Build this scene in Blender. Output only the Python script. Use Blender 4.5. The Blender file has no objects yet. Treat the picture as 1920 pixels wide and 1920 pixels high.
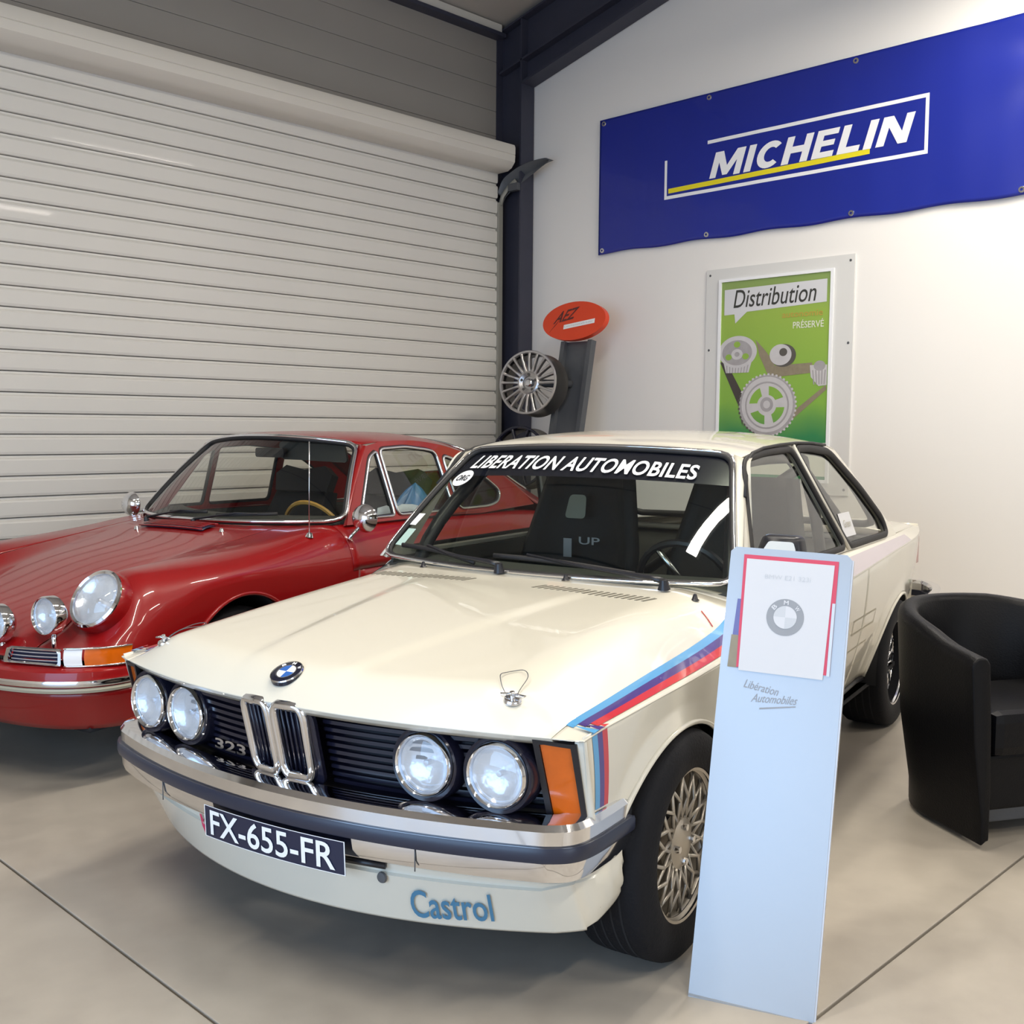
import bpy, bmesh, math, random
import numpy as np
from mathutils import Vector, Matrix
from mathutils.geometry import tessellate_polygon

random.seed(7)
scene = bpy.context.scene
COL = scene.collection
pi = math.pi

# ------------------------------------------------------------------ camera
WA = math.radians(44.4)                      # angle between the view and the shutter wall
PIT, ROL, CAM_H = 0.0778, 0.0073, 1.355
r0 = Vector((math.sin(WA), -math.cos(WA), 0))
f0 = Vector((math.cos(WA) * math.cos(PIT), math.sin(WA) * math.cos(PIT), -math.sin(PIT)))
u0 = r0.cross(f0)
cr, sr = math.cos(ROL), math.sin(ROL)
rx, ux = r0 * cr + u0 * sr, u0 * cr - r0 * sr
cam_data = bpy.data.cameras.new('camera')
cam_data.sensor_width = 36.0
cam_data.lens = 2000.0 / 1920.0 * 36.0
cam_data.clip_start = 0.05
cam = bpy.data.objects.new('camera', cam_data)
COL.objects.link(cam)
M = Matrix.Identity(4)
for i in range(3):
    M[i][0], M[i][1], M[i][2] = rx[i], ux[i], -f0[i]
M[2][3] = CAM_H
cam.matrix_world = M
scene.camera = cam

# ------------------------------------------------------------------ world, lights, exposure
world = bpy.data.worlds.new('world')
scene.world = world
world.use_nodes = True
wn = world.node_tree.nodes
wn['Background'].inputs[0].default_value = (0.62, 0.78, 1.0, 1)
wn['Background'].inputs[1].default_value = 0.6

def area(name, loc, direction, sx, sy, power, color):
    l = bpy.data.lights.new(name, 'AREA')
    l.shape = 'RECTANGLE'; l.size = sx; l.size_y = sy
    l.energy = power; l.color = color
    o = bpy.data.objects.new(name, l); COL.objects.link(o)
    o.location = loc
    o.rotation_euler = Vector(direction).to_track_quat('-Z', 'Y').to_euler()
    return o

# daylight coming in through the big open doorway behind the camera
area('daylight_opening', (-2.75, 1.0, 1.45), (1, 0.05, -0.10), 4.2, 2.6, 118, (0.42, 0.66, 1.0))
area('daylight_side_opening', (0.0, -8.2, 1.9), (0.05, 1, -0.05), 5.0, 3.2, 80, (0.86, 0.93, 1.0))
TUBES = [(2.6, 2.12), (5.2, 2.12), (0.0, 2.12), (2.6, -1.6), (5.2, -1.6), (0.0, -1.6)]
for tx, ty in TUBES:
    area('tube_light', (tx, ty, 4.13), (0, 0, -1), 1.5, 0.12, 54, (1.0, 0.93, 0.81))

vs = scene.view_settings
vs.view_transform = 'Standard'
vs.look = 'None'
vs.gamma = 1.0
vs.use_curve_mapping = False
vs.exposure = 0.38

# ------------------------------------------------------------------ materials
MAT = {}
def mat(name, color, rough=0.5, metal=0.0, coat=0.0, spec=0.5, var=0.0, vscale=6.0, bump=0.0, bscale=60.0, emit=0.0, alpha=1.0):
    if name in MAT: return MAT[name]
    m = bpy.data.materials.new(name); m.use_nodes = True
    nt = m.node_tree; b = nt.nodes['Principled BSDF']
    c = (*color, 1)
    b.inputs['Base Color'].default_value = c
    b.inputs['Roughness'].default_value = rough
    b.inputs['Metallic'].default_value = metal
    b.inputs['Coat Weight'].default_value = coat
    b.inputs['Coat Roughness'].default_value = 0.03
    b.inputs['Specular IOR Level'].default_value = spec
    if emit:
        b.inputs['Emission Color'].default_value = c
        b.inputs['Emission Strength'].default_value = emit
    if var or bump:
        tc = nt.nodes.new('ShaderNodeTexCoord')
        nz = nt.nodes.new('ShaderNodeTexNoise')
        nz.inputs['Scale'].default_value = vscale; nz.inputs['Detail'].default_value = 5
        nt.links.new(tc.outputs['Object'], nz.inputs['Vector'])
        if var:
            mx = nt.nodes.new('ShaderNodeMix'); mx.data_type = 'RGBA'
            mx.inputs[6].default_value = tuple(max(0, x * (1 - var)) for x in color) + (1,)
            mx.inputs[7].default_value = tuple(min(1, x * (1 + var)) for x in color) + (1,)
            nt.links.new(nz.outputs['Fac'], mx.inputs[0])
            nt.links.new(mx.outputs[2], b.inputs['Base Color'])
        if bump:
            n2 = nt.nodes.new('ShaderNodeTexNoise'); n2.inputs['Scale'].default_value = bscale
            nt.links.new(tc.outputs['Object'], n2.inputs['Vector'])
            bp = nt.nodes.new('ShaderNodeBump'); bp.inputs['Strength'].default_value = bump
            bp.inputs['Distance'].default_value = 0.01
            nt.links.new(n2.outputs['Fac'], bp.inputs['Height'])
            nt.links.new(bp.outputs['Normal'], b.inputs['Normal'])
    MAT[name] = m
    return m

def glass_mat(name, tint, refl=1.0, rough=0.0, frost=0.0):
    m = bpy.data.materials.new(name); m.use_nodes = True
    nt = m.node_tree; nt.nodes.clear()
    out = nt.nodes.new('ShaderNodeOutputMaterial')
    tr = nt.nodes.new('ShaderNodeBsdfTransparent'); tr.inputs[0].default_value = (*tint, 1)
    gl = nt.nodes.new('ShaderNodeBsdfGlossy'); gl.inputs['Roughness'].default_value = rough
    fr = nt.nodes.new('ShaderNodeLayerWeight'); fr.inputs[0].default_value = 0.5
    pw = nt.nodes.new('ShaderNodeMath'); pw.operation = 'POWER'; pw.inputs[1].default_value = 4.0
    mu = nt.nodes.new('ShaderNodeMath'); mu.operation = 'MULTIPLY_ADD'; mu.inputs[1].default_value = 0.85; mu.inputs[2].default_value = 0.045 * refl
    nt.links.new(fr.outputs['Facing'], pw.inputs[0])
    mx = nt.nodes.new('ShaderNodeMixShader')
    nt.links.new(pw.outputs[0], mu.inputs[0]); nt.links.new(mu.outputs[0], mx.inputs[0])
    src = tr
    if frost:
        df = nt.nodes.new('ShaderNodeBsdfDiffuse'); df.inputs[0].default_value = (0.85, 0.88, 0.92, 1)
        m2 = nt.nodes.new('ShaderNodeMixShader'); m2.inputs[0].default_value = frost
        nt.links.new(tr.outputs[0], m2.inputs[1]); nt.links.new(df.outputs[0], m2.inputs[2]); src = m2
    nt.links.new(src.outputs[0], mx.inputs[1]); nt.links.new(gl.outputs[0], mx.inputs[2])
    nt.links.new(mx.outputs[0], out.inputs[0])
    MAT[name] = m
    return m

mat('cream_paint', (0.68, 0.645, 0.55), 0.28, 0, 0.85, var=0.02, vscale=3)
mat('red_paint', (0.25, 0.003, 0.004), 0.35, 0, 0.6, spec=0.3, var=0.05, vscale=2)
mat('chrome', (0.80, 0.80, 0.82), 0.07, 1.0, var=0.03, vscale=12)
mat('bright_metal', (0.72, 0.72, 0.74), 0.22, 1.0, var=0.04, vscale=30)
mat('alloy', (0.55, 0.53, 0.50), 0.28, 0.9, var=0.06, vscale=30)
mat('gold_alloy', (0.48, 0.44, 0.38), 0.35, 0.8, var=0.08, vscale=30)
mat('silver_wheel', (0.50, 0.48, 0.47), 0.30, 0.85, var=0.05, vscale=20)
mat('dark_barrel', (0.10, 0.095, 0.09), 0.35, 0.6, var=0.05)
mat('black_plastic', (0.012, 0.012, 0.016), 0.38, var=0.1, vscale=20)
mat('black_gloss', (0.010, 0.010, 0.022), 0.18, var=0.05)
mat('rubber', (0.014, 0.013, 0.014), 0.62, var=0.2, vscale=15)
mat('tyre', (0.006, 0.006, 0.008), 0.75, spec=0.25, var=0.3, vscale=9, bump=0.15, bscale=120)
mat('strip_rubber', (0.020, 0.024, 0.045), 0.30, var=0.1)
mat('dark_under', (0.010, 0.010, 0.012), 0.9, var=0.1)
mat('interior', (0.045, 0.048, 0.044), 0.75, var=0.2, vscale=8)
mat('seat_black', (0.014, 0.014, 0.015), 0.7, var=0.2, vscale=12, bump=0.1)
mat('hole_light_tone', (0.34, 0.33, 0.26), 0.8, var=0.1, vscale=12)  # pale tone standing in for light through the seat's harness hole
mat('leather', (0.002, 0.002, 0.003), 0.45, spec=0.18, var=0.15, vscale=14, bump=0.12, bscale=180)
mat('amber', (0.66, 0.12, 0.004), 0.15, 0, 0.6, var=0.15, vscale=30)
mat('tail_red', (0.30, 0.02, 0.02), 0.15, 0, 0.6, var=0.05)
mat('reflector', (0.86, 0.88, 0.92), 0.22, 0.75, var=0.05, vscale=25, bump=0.25, bscale=38)
mat('white_print', (0.88, 0.88, 0.88), 0.5, var=0.01)
mat('plate_dark', (0.012, 0.016, 0.045), 0.3, var=0.05)
mat('blue_stripe', (0.09, 0.33, 0.62), 0.3, 0, 0.8, var=0.02)
mat('violet_stripe', (0.06, 0.03, 0.20), 0.3, 0, 0.8, var=0.02)
mat('red_stripe', (0.55, 0.02, 0.025), 0.3, 0, 0.8, var=0.02)
mat('mauve_stripe', (0.42, 0.36, 0.40), 0.3, 0, 0.8, var=0.03)
mat('castrol_blue', (0.06, 0.20, 0.34), 0.4, var=0.05)
mat('roundel_blue', (0.03, 0.12, 0.42), 0.2, 0, 0.6, var=0.02)
mat('pink_tape', (0.62, 0.03, 0.10), 0.4, var=0.05)
mat('vent_dark', (0.12, 0.11, 0.085), 0.6, var=0.05)
mat('decal_grey', (0.40, 0.37, 0.28), 0.4, var=0.05)
mat('shutter_white', (0.66, 0.635, 0.585), 0.45, 0, 0.1, var=0.035, vscale=2.5)
mat('shutter_box', (0.66, 0.62, 0.55), 0.45, var=0.03, vscale=2)
mat('guide_grey', (0.32, 0.31, 0.27), 0.5, 0.2, var=0.05)
mat('cladding_grey', (0.30, 0.275, 0.245), 0.6, var=0.06, vscale=2)
mat('steel_blue_grey', (0.042, 0.043, 0.066), 0.5, 0.1, var=0.12, vscale=5)
mat('wall_white', (0.84, 0.81, 0.775), 0.75, var=0.012, vscale=1.2, bump=0.03, bscale=30)
mat('ceiling_panel', (0.46, 0.42, 0.37), 0.7, var=0.04)
mat('banner_blue', (0.008, 0.020, 0.27), 0.34, 0, 0.3, var=0.05, vscale=2)
mat('banner_white', (0.86, 0.86, 0.88), 0.4, var=0.01)
mat('banner_yellow', (0.80, 0.68, 0.02), 0.4, var=0.02)
mat('poster_border', (0.70, 0.69, 0.67), 0.35, 0, 0.3, var=0.01)
mat('poster_dark_text', (0.04, 0.04, 0.035), 0.5, var=0.05)
mat('poster_orange', (0.48, 0.33, 0.06), 0.5, var=0.05)
mat('poster_pale', (0.72, 0.74, 0.60), 0.5, var=0.05)
mat('gear_light', (0.56, 0.54, 0.55), 0.35, var=0.12, vscale=14)
mat('gear_mid', (0.36, 0.34, 0.35), 0.4, var=0.2, vscale=16)
mat('gear_dark', (0.10, 0.09, 0.08), 0.5, var=0.2)
mat('belt_brown', (0.26, 0.22, 0.15), 0.5, var=0.2, vscale=30)
mat('belt_black', (0.06, 0.05, 0.045), 0.5, var=0.2)
mat('sign_red', (0.72, 0.055, 0.012), 0.4, var=0.02)
mat('sign_dark', (0.10, 0.02, 0.02), 0.5, var=0.05)
mat('post_grey', (0.10, 0.105, 0.115), 0.45, 0.3, var=0.06)
mat('stand_alu', (0.41, 0.425, 0.445), 0.38, 0.45, var=0.02, vscale=2)
mat('stand_frame', (0.56, 0.56, 0.58), 0.4, 0.3, var=0.02)
mat('paper', (0.64, 0.64, 0.66), 0.7, var=0.01)
mat('red_card', (0.62, 0.06, 0.11), 0.5, var=0.02)
mat('print_grey', (0.30, 0.31, 0.33), 0.6, var=0.05)
mat('print_pale', (0.55, 0.56, 0.58), 0.6, var=0.05)
mat('blue_bag', (0.02, 0.13, 0.30), 0.35, var=0.35, vscale=14, bump=0.5, bscale=18)
mat('pale_sheet', (0.42, 0.50, 0.56), 0.45, var=0.25, vscale=12)
mat('wood_rim', (0.45, 0.26, 0.06), 0.35, var=0.2, vscale=25)
mat('lamp_housing', (0.75, 0.75, 0.73), 0.5, var=0.02)
mat('lamp_tube', (1.0, 0.95, 0.86), 0.5, emit=6.0)
mat('sticker_green', (0.45, 0.62, 0.55), 0.5, var=0.03)
glass_mat('car_glass', (0.76, 0.81, 0.76), 1.0)
glass_mat('clear_glass', (0.88, 0.89, 0.85), 1.0)
glass_mat('lens_glass', (0.90, 0.93, 0.96), 1.6, 0.02, 0.22)
# poster: one sheet printed from light green to deep green at the bottom
def poster_mat():
    m = bpy.data.materials.new('poster_green'); m.use_nodes = True
    nt = m.node_tree; b = nt.nodes['Principled BSDF']
    tc = nt.nodes.new('ShaderNodeTexCoord'); sp = nt.nodes.new('ShaderNodeSeparateXYZ')
    nz = nt.nodes.new('ShaderNodeTexNoise'); nz.inputs['Scale'].default_value = 3
    ad = nt.nodes.new('ShaderNodeMath'); ad.operation = 'MULTIPLY_ADD'; ad.inputs[1].default_value = 0.16
    rp = nt.nodes.new('ShaderNodeValToRGB')
    nt.links.new(tc.outputs['Object'], sp.inputs[0]); nt.links.new(tc.outputs['Object'], nz.inputs['Vector'])
    nt.links.new(nz.outputs['Fac'], ad.inputs[0]); nt.links.new(sp.outputs['Z'], ad.inputs[2])
    mp = nt.nodes.new('ShaderNodeMapRange'); mp.inputs[1].default_value = 1.2; mp.inputs[2].default_value = 2.5
    nt.links.new(ad.outputs[0], mp.inputs[0]); nt.links.new(mp.outputs[0], rp.inputs[0])
    e = rp.color_ramp.elements
    e[0].position = 0.15; e[0].color = (0.03, 0.22, 0.08, 1)
    e[1].position = 0.95; e[1].color = (0.24, 0.34, 0.10, 1)
    a = rp.color_ramp.elements.new(0.32); a.color = (0.22, 0.42, 0.06, 1)
    a = rp.color_ramp.elements.new(0.80); a.color = (0.30, 0.44, 0.07, 1)
    nt.links.new(rp.outputs[0], b.inputs['Base Color']); b.inputs['Roughness'].default_value = 0.35
    MAT['poster_green'] = m
poster_mat()
def floor_mat():
    m = bpy.data.materials.new('concrete'); m.use_nodes = True
    nt = m.node_tree; b = nt.nodes['Principled BSDF']
    tc = nt.nodes.new('ShaderNodeTexCoord')
    n1 = nt.nodes.new('ShaderNodeTexNoise'); n1.inputs['Scale'].default_value = 1.1; n1.inputs['Detail'].default_value = 7; n1.inputs['Roughness'].default_value = 0.55
    n2 = nt.nodes.new('ShaderNodeTexNoise'); n2.inputs['Scale'].default_value = 9; n2.inputs['Detail'].default_value = 6
    for n in (n1, n2): nt.links.new(tc.outputs['Object'], n.inputs['Vector'])
    rp = nt.nodes.new('ShaderNodeValToRGB'); e = rp.color_ramp.elements
    e[0].position = 0.34; e[0].color = (0.30, 0.265, 0.225, 1)
    e[1].position = 0.68; e[1].color = (0.44, 0.395, 0.335, 1)
    mx = nt.nodes.new('ShaderNodeMix'); mx.data_type = 'FLOAT'; mx.inputs[0].default_value = 0.25
    nt.links.new(n1.outputs['Fac'], mx.inputs[2]); nt.links.new(n2.outputs['Fac'], mx.inputs[3])
    nt.links.new(mx.outputs[0], rp.inputs[0]); nt.links.new(rp.outputs[0], b.inputs['Base Color'])
    rr = nt.nodes.new('ShaderNodeMapRange'); rr.inputs[3].default_value = 0.30; rr.inputs[4].default_value = 0.50
    nt.links.new(n2.outputs['Fac'], rr.inputs[0]); nt.links.new(rr.outputs[0], b.inputs['Roughness'])
    MAT['concrete'] = m
floor_mat()

# ------------------------------------------------------------------ helpers
def link(name, me, parent=None, m=None):
    o = bpy.data.objects.new(name, me); COL.objects.link(o)
    if parent is not None: o.parent = parent
    if m is not None and me is not None and not me.materials: me.materials.append(MAT[m])
    return o
def mesh(name, verts, faces, m, parent=None, smooth=True, solid=0.0, weld=False, recalc=True):
    me = bpy.data.meshes.new(name)
    me.from_pydata([tuple(map(float, v)) for v in verts], [], [tuple(map(int, f)) for f in faces])
    bm = bmesh.new(); bm.from_mesh(me)
    if weld: bmesh.ops.remove_doubles(bm, verts=bm.verts, dist=1e-5)
    if recalc: bmesh.ops.recalc_face_normals(bm, faces=bm.faces)
    bm.to_mesh(me); bm.free()
    if smooth: me.polygons.foreach_set('use_smooth', [True] * len(me.polygons))
    o = link(name, me, parent, m)
    if solid:
        md = o.modifiers.new('thickness', 'SOLIDIFY'); md.thickness = abs(solid); md.offset = -1 if solid > 0 else 1
    return o
def sharp(o, ang=35):
    me = o.data
    bm = bmesh.new(); bm.from_mesh(me)
    for e in bm.edges:
        if len(e.link_faces) == 2 and e.calc_face_angle(0) > math.radians(ang): e.smooth = False
    bm.to_mesh(me); bm.free()
    return o
def tag(o, label=None, cat=None, group=None, kind=None):
    if label: o['label'] = label
    if cat: o['category'] = cat
    if group: o['group'] = group
    if kind: o['kind'] = kind
    return o
def empty(name, loc=(0, 0, 0), rz=0):
    o = bpy.data.objects.new(name, None); COL.objects.link(o)
    o.location = loc; o.rotation_euler = (0, 0, rz); o.empty_display_size = 0.1
    return o
def copy_tree(o, parent=None):
    c = o.copy(); COL.objects.link(c); c.parent = parent
    for ch in [x for x in bpy.data.objects if x.parent == o]:
        copy_tree(ch, c)
    return c
def gridfaces(ns, nt, closed_s=False):
    f = []
    for i in range(ns if closed_s else ns - 1):
        for j in range(nt - 1):
            a = i * nt + j; b = ((i + 1) % ns) * nt + j
            f.append((a, b, b + 1, a + 1))
    return f
def grid(name, fn, S, T, m, parent=None, solid=0.0, smooth=True):
    v = [fn(s, t) for s in S for t in T]
    return mesh(name, v, gridfaces(len(S), len(T)), m, parent, smooth, solid)
def lin(a, b, n): return [a + (b - a) * i / (n - 1) for i in range(n)]
def box(name, lo, hi, m, parent=None, bevel=0.0):
    bm = bmesh.new(); bmesh.ops.create_cube(bm, size=1)
    lo, hi = Vector(lo), Vector(hi)
    for v in bm.verts: v.co = Vector(((v.co[i] + .5) * (hi[i] - lo[i]) + lo[i] for i in range(3)))
    if bevel: bmesh.ops.bevel(bm, geom=bm.edges[:], offset=bevel, segments=2, affect='EDGES', profile=0.6)
    me = bpy.data.meshes.new(name); bm.to_mesh(me); bm.free()
    return link(name, me, parent, m)
def basis(n, up=(0, 0, 1)):
    n = Vector(n).normalized(); up = Vector(up)
    a = up.cross(n)
    if a.length < 1e-5: a = Vector((1, 0, 0)).cross(n)
    a.normalize(); return a, n.cross(a), n      # right, up, normal
def lathe(name, prof, o, n, m, parent=None, seg=40, smooth=True, solid=0.0):
    a, b, n = basis(n); o = Vector(o); v = []
    for i in range(seg):
        c, s = math.cos(2 * pi * i / seg), math.sin(2 * pi * i / seg)
        for r, h in prof: v.append(o + (a * c + b * s) * r + n * h)
    ob = mesh(name, v, gridfaces(seg, len(prof), True), m, parent, smooth, solid, weld=True)
    return sharp(ob, 40) if smooth else ob
def resample(pts, n, closed=False):
    P = np.array(pts, float)
    if closed: P = np.vstack([P, P[:1]])
    d = np.r_[0, np.cumsum(np.linalg.norm(np.diff(P, axis=0), axis=1))]
    t = np.linspace(0, d[-1], n + 1)[:-1] if closed else np.linspace(0, d[-1], n)
    return np.stack([np.interp(t, d, P[:, k]) for k in range(P.shape[1])], 1)
def spline(pts, n=8, closed=False):
    P = [np.array(p, float) for p in pts]; out = []; N = len(P)
    for i in range(N if closed else N - 1):
        p0 = P[(i - 1) % N] if (closed or i > 0) else P[0]
        p1 = P[i]; p2 = P[(i + 1) % N]
        p3 = P[(i + 2) % N] if (closed or i + 2 < N) else P[-1]
        for k in range(n):
            t = k / n
            out.append(.5 * ((2 * p1) + (-p0 + p2) * t + (2 * p0 - 5 * p1 + 4 * p2 - p3) * t * t + (-p0 + 3 * p1 - 3 * p2 + p3) * t ** 3))
    if not closed: out.append(P[-1])
    return out
def tube(name, pts, r, m, parent=None, closed=False, seg=8, flat=1.0, up=None):
    P = [Vector(p) for p in pts]; N = len(P); v = []
    prev = None
    for i in range(N):
        if closed: t = P[(i + 1) % N] - P[i - 1]
        else: t = P[min(i + 1, N - 1)] - P[max(i - 1, 0)]
        t.normalize()
        ref = Vector(up) if up is not None else (prev if prev is not None else (Vector((0, 0, 1)) if abs(t.z) < .9 else Vector((1, 0, 0))))
        a = ref - t * ref.dot(t)
        if a.length < 1e-6: a = Vector((1, 0, 0)) - t * t.x
        a.normalize(); prev = a; b = t.cross(a)
        rr = r[i] if isinstance(r, (list, tuple)) else r
        for k in range(seg):
            an = 2 * pi * k / seg
            v.append(P[i] + a * (math.cos(an) * rr * flat) + b * (math.sin(an) * rr))
    f = []
    for i in range(N if closed else N - 1):
        for k in range(seg):
            a = i * seg + k; b = i * seg + (k + 1) % seg; j = (i + 1) % N
            f.append((a, b, j * seg + (k + 1) % seg, j * seg + k))
    if not closed:
        f.append(tuple(range(seg))[::-1]); f.append(tuple((N - 1) * seg + k for k in range(seg)))
    return mesh(name, v, f, m, parent)
def sweep(name, path, prof, m, parent=None, caps=True, closed=False, ang=30):
    """path: 3D points in plan; prof: (outward, z offset) closed outline; outward is to the right of travel"""
    P = [Vector(p) for p in path]; N = len(P); k = len(prof); v = []
    for i in range(N):
        t = (P[(i + 1) % N] - P[i - 1]) if closed else (P[min(i + 1, N - 1)] - P[max(i - 1, 0)])
        n = Vector((t.y, -t.x, 0)).normalized()
        for d, z in prof: v.append(P[i] + n * d + Vector((0, 0, z)))
    f = []
    for i in range(N if closed else N - 1):
        for j in range(k):
            a = i * k + j; b = i * k + (j + 1) % k; q = (i + 1) % N
            f.append((a, b, q * k + (j + 1) % k, q * k + j))
    if caps and not closed: f.append(tuple(range(k))[::-1]); f.append(tuple((N - 1) * k + j for j in range(k)))
    return sharp(mesh(name, v, f, m, parent), ang)
def prism(name, outline, o, ex, ey, thick, m, parent=None, holes=(), smooth=False):
    """flat plate from a 2D outline (and holes), front on the plane, thickness behind along -ex x ey"""
    o, ex, ey = Vector(o), Vector(ex), Vector(ey); n = ex.cross(ey).normalized()
    loops = [list(outline)] + [list(h) for h in holes]
    flat = [p for l in loops for p in l]
    tris = tessellate_polygon([[Vector((p[0], p[1], 0)) for p in l] for l in loops])
    v = [o + ex * p[0] + ey * p[1] for p in flat]; N = len(v)
    f = [tuple(t) for t in tris]
    if thick:
        v += [q - n * thick for q in v]
        f += [tuple(i + N for i in t)[::-1] for t in tris]; k = 0
        for l in loops:
            L = len(l)
            for i in range(L): f.append((k + i, k + (i + 1) % L, k + (i + 1) % L + N, k + i + N))
            k += L
    return mesh(name, v, f, m, parent, smooth)
def surf_poly(name, outline, holes, fn, m, parent=None, solid=0.0):
    """polygon with holes tessellated in a 2D parameter plane and mapped by fn(p, q)"""
    loops = [list(outline)] + [list(h) for h in holes]
    flat = [p for l in loops for p in l]
    tris = tessellate_polygon([[Vector((p[0], p[1], 0)) for p in l] for l in loops])
    return mesh(name, [fn(*p) for p in flat], [tuple(t) for t in tris], m, parent, False, solid)
def rrect(x0, y0, x1, y1, r, n=5):
    out = []
    for cx, cy, a in ((x1 - r, y0 + r, -pi / 2), (x1 - r, y1 - r, 0), (x0 + r, y1 - r, pi / 2), (x0 + r, y0 + r, pi)):
        for k in range(n + 1):
            t = a + pi / 2 * k / n; out.append((cx + r * math.cos(t), cy + r * math.sin(t)))
    return out
def ellipse(cx, cy, a, b, n=40): return [(cx + a * math.cos(2 * pi * k / n), cy + b * math.sin(2 * pi * k / n)) for k in range(n)]
def roundpoly(pts, r=0.02, n=4):
    out = []; N = len(pts)
    for i in range(N):
        p = Vector(pts[i]); a = Vector(pts[i - 1]) - p; b = Vector(pts[(i + 1) % N]) - p
        ra = min(r, a.length * .45); rb = min(r, b.length * .45)
        A = p + a.normalized() * ra; B = p + b.normalized() * rb
        for k in range(n + 1):
            t = k / n; out.append(tuple(A * (1 - t) ** 2 + p * 2 * t * (1 - t) + B * t * t))
    return out
_tc = {}
def text2d(s, bold=0.0, shear=0.0, space=1.0, res=4):
    key = (s, bold, shear, space)
    if key in _tc: return _tc[key]
    c = bpy.data.curves.new('t', 'FONT'); c.body = s; c.size = 1; c.offset = bold; c.shear = shear; c.resolution_u = res; c.space_character = space; c.fill_mode = 'BOTH'
    ob = bpy.data.objects.new('t', c); COL.objects.link(ob)
    dg = bpy.context.evaluated_depsgraph_get(); dg.update()
    me = bpy.data.meshes.new_from_object(ob.evaluated_get(dg))
    v = [(p.co.x, p.co.y) for p in me.vertices]; f = [tuple(p.vertices) for p in me.polygons]
    bpy.data.objects.remove(ob); bpy.data.curves.remove(c); bpy.data.meshes.remove(me)
    xs = [p[0] for p in v]; ys = [p[1] for p in v]
    x0, x1, y0, y1 = min(xs), max(xs), min(ys), max(ys)
    v = [((p[0] - x0) / (x1 - x0), (p[1] - y0) / (y1 - y0)) for p in v]
    _tc[key] = (v, f)
    return v, f
def text(name, s, fn, m, parent=None, bold=0.0, shear=0.0, slices=0, space=1.0):
    """fn maps the unit square of the text's bounding box to space"""
    v, f = text2d(s, bold, shear, space)
    bm = bmesh.new(); bv = [bm.verts.new((p[0], p[1], 0)) for p in v]
    for q in f:
        try: bm.faces.new([bv[i] for i in q])
        except ValueError: pass
    for k in range(1, slices):
        bmesh.ops.bisect_plane(bm, geom=bm.verts[:] + bm.edges[:] + bm.faces[:], plane_co=(k / slices, 0, 0), plane_no=(1, 0, 0))
    for q in bm.verts: q.co = Vector(fn(q.co.x, q.co.y))
    me = bpy.data.meshes.new(name); bm.to_mesh(me); bm.free()
    return link(name, me, parent, m)
def plane_fn(o, ex, ey, w, h, lift=0.001):
    o, ex, ey = Vector(o), Vector(ex).normalized(), Vector(ey).normalized(); n = ex.cross(ey)
    return lambda x, y: o + ex * (x * w) + ey * (y * h) + n * lift
def pchip(pts):
    xs = np.array([p[0] for p in pts], float); ys = np.array([p[1] for p in pts], float)
    h = np.diff(xs); d = np.diff(ys) / h; m = np.zeros(len(xs)); m[0] = d[0]; m[-1] = d[-1]
    for i in range(1, len(xs) - 1):
        if d[i - 1] * d[i] > 0:
            w1, w2 = 2 * h[i] + h[i - 1], h[i] + 2 * h[i - 1]; m[i] = (w1 + w2) / (w1 / d[i - 1] + w2 / d[i])
    def g(x):
        x = min(max(x, xs[0]), xs[-1]); i = min(int(np.searchsorted(xs, x, 'right')) - 1, len(xs) - 2)
        t = (x - xs[i]) / h[i]
        return float(ys[i] * (1 + 2 * t) * (1 - t) ** 2 + m[i] * h[i] * t * (1 - t) ** 2 + ys[i + 1] * t * t * (3 - 2 * t) + m[i + 1] * h[i] * t * t * (t - 1))
    return g
def sstep(a, b, x):
    t = min(max((x - a) / (b - a), 0), 1); return t * t * (3 - 2 * t)

# ------------------------------------------------------------------ the room
XC, YC = 6.55, 6.5
XB, YB = -3.0, -8.6
RIDGE_Y = -1.05
def roof_z(y): return 4.66 + 0.235 * ((YC - y) if y > RIDGE_Y else (YC - RIDGE_Y) - (RIDGE_Y - y))
floor = tag(box('floor', (XB - .2, YB - .2, -0.2), (XC + .2, YC + .2, -0.012), 'dark_under'), kind='structure')
XJ = [XB, 1.20, XC]; YJ = [YB, -3.4, 1.15, YC]
for i in range(2):
    for j in range(3):
        box('slab', (XJ[i] + .004, YJ[j] + .004, -.06), (XJ[i + 1] - .004, YJ[j + 1] - .004, 0), 'concrete', floor, .003)
gable = [(YB, -.2), (YC + .2, -.2), (YC + .2, roof_z(YC)), (RIDGE_Y, roof_z(RIDGE_Y) + .05), (YB, roof_z(YB))]
wr = prism('wall_right', [(-p[0], p[1]) for p in gable], (XC, 0, 0), (0, -1, 0), (0, 0, 1), .2, 'wall_white')
tag(wr, kind='structure')
# left wall above and beside the shutter, horizontal cladding panels
wl = tag(box('wall_left', (XB, YC, -.1), (XC, YC + .2, roof_z(YC)), 'cladding_grey'), kind='structure')
pz = [3.30, 3.58, 3.78, 3.98, 4.18, 4.38, 4.56]
for k in range(len(pz) - 1):
    box('panel', (-2.9, YC - .022, pz[k] + .001), (XC - .02, YC, pz[k + 1] - .001), 'cladding_grey', wl, .003)
# eave gutter rail
tag(box('trim_1', (XB, YC - .10, 4.585), (6.38, YC - .02, 4.66), 'shutter_box', None, .006), kind='structure')
tag(box('trim_2', (XB, YC - .13, 4.555), (6.40, YC - .012, 4.585), 'steel_blue_grey', None, .004), kind='structure')
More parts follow.
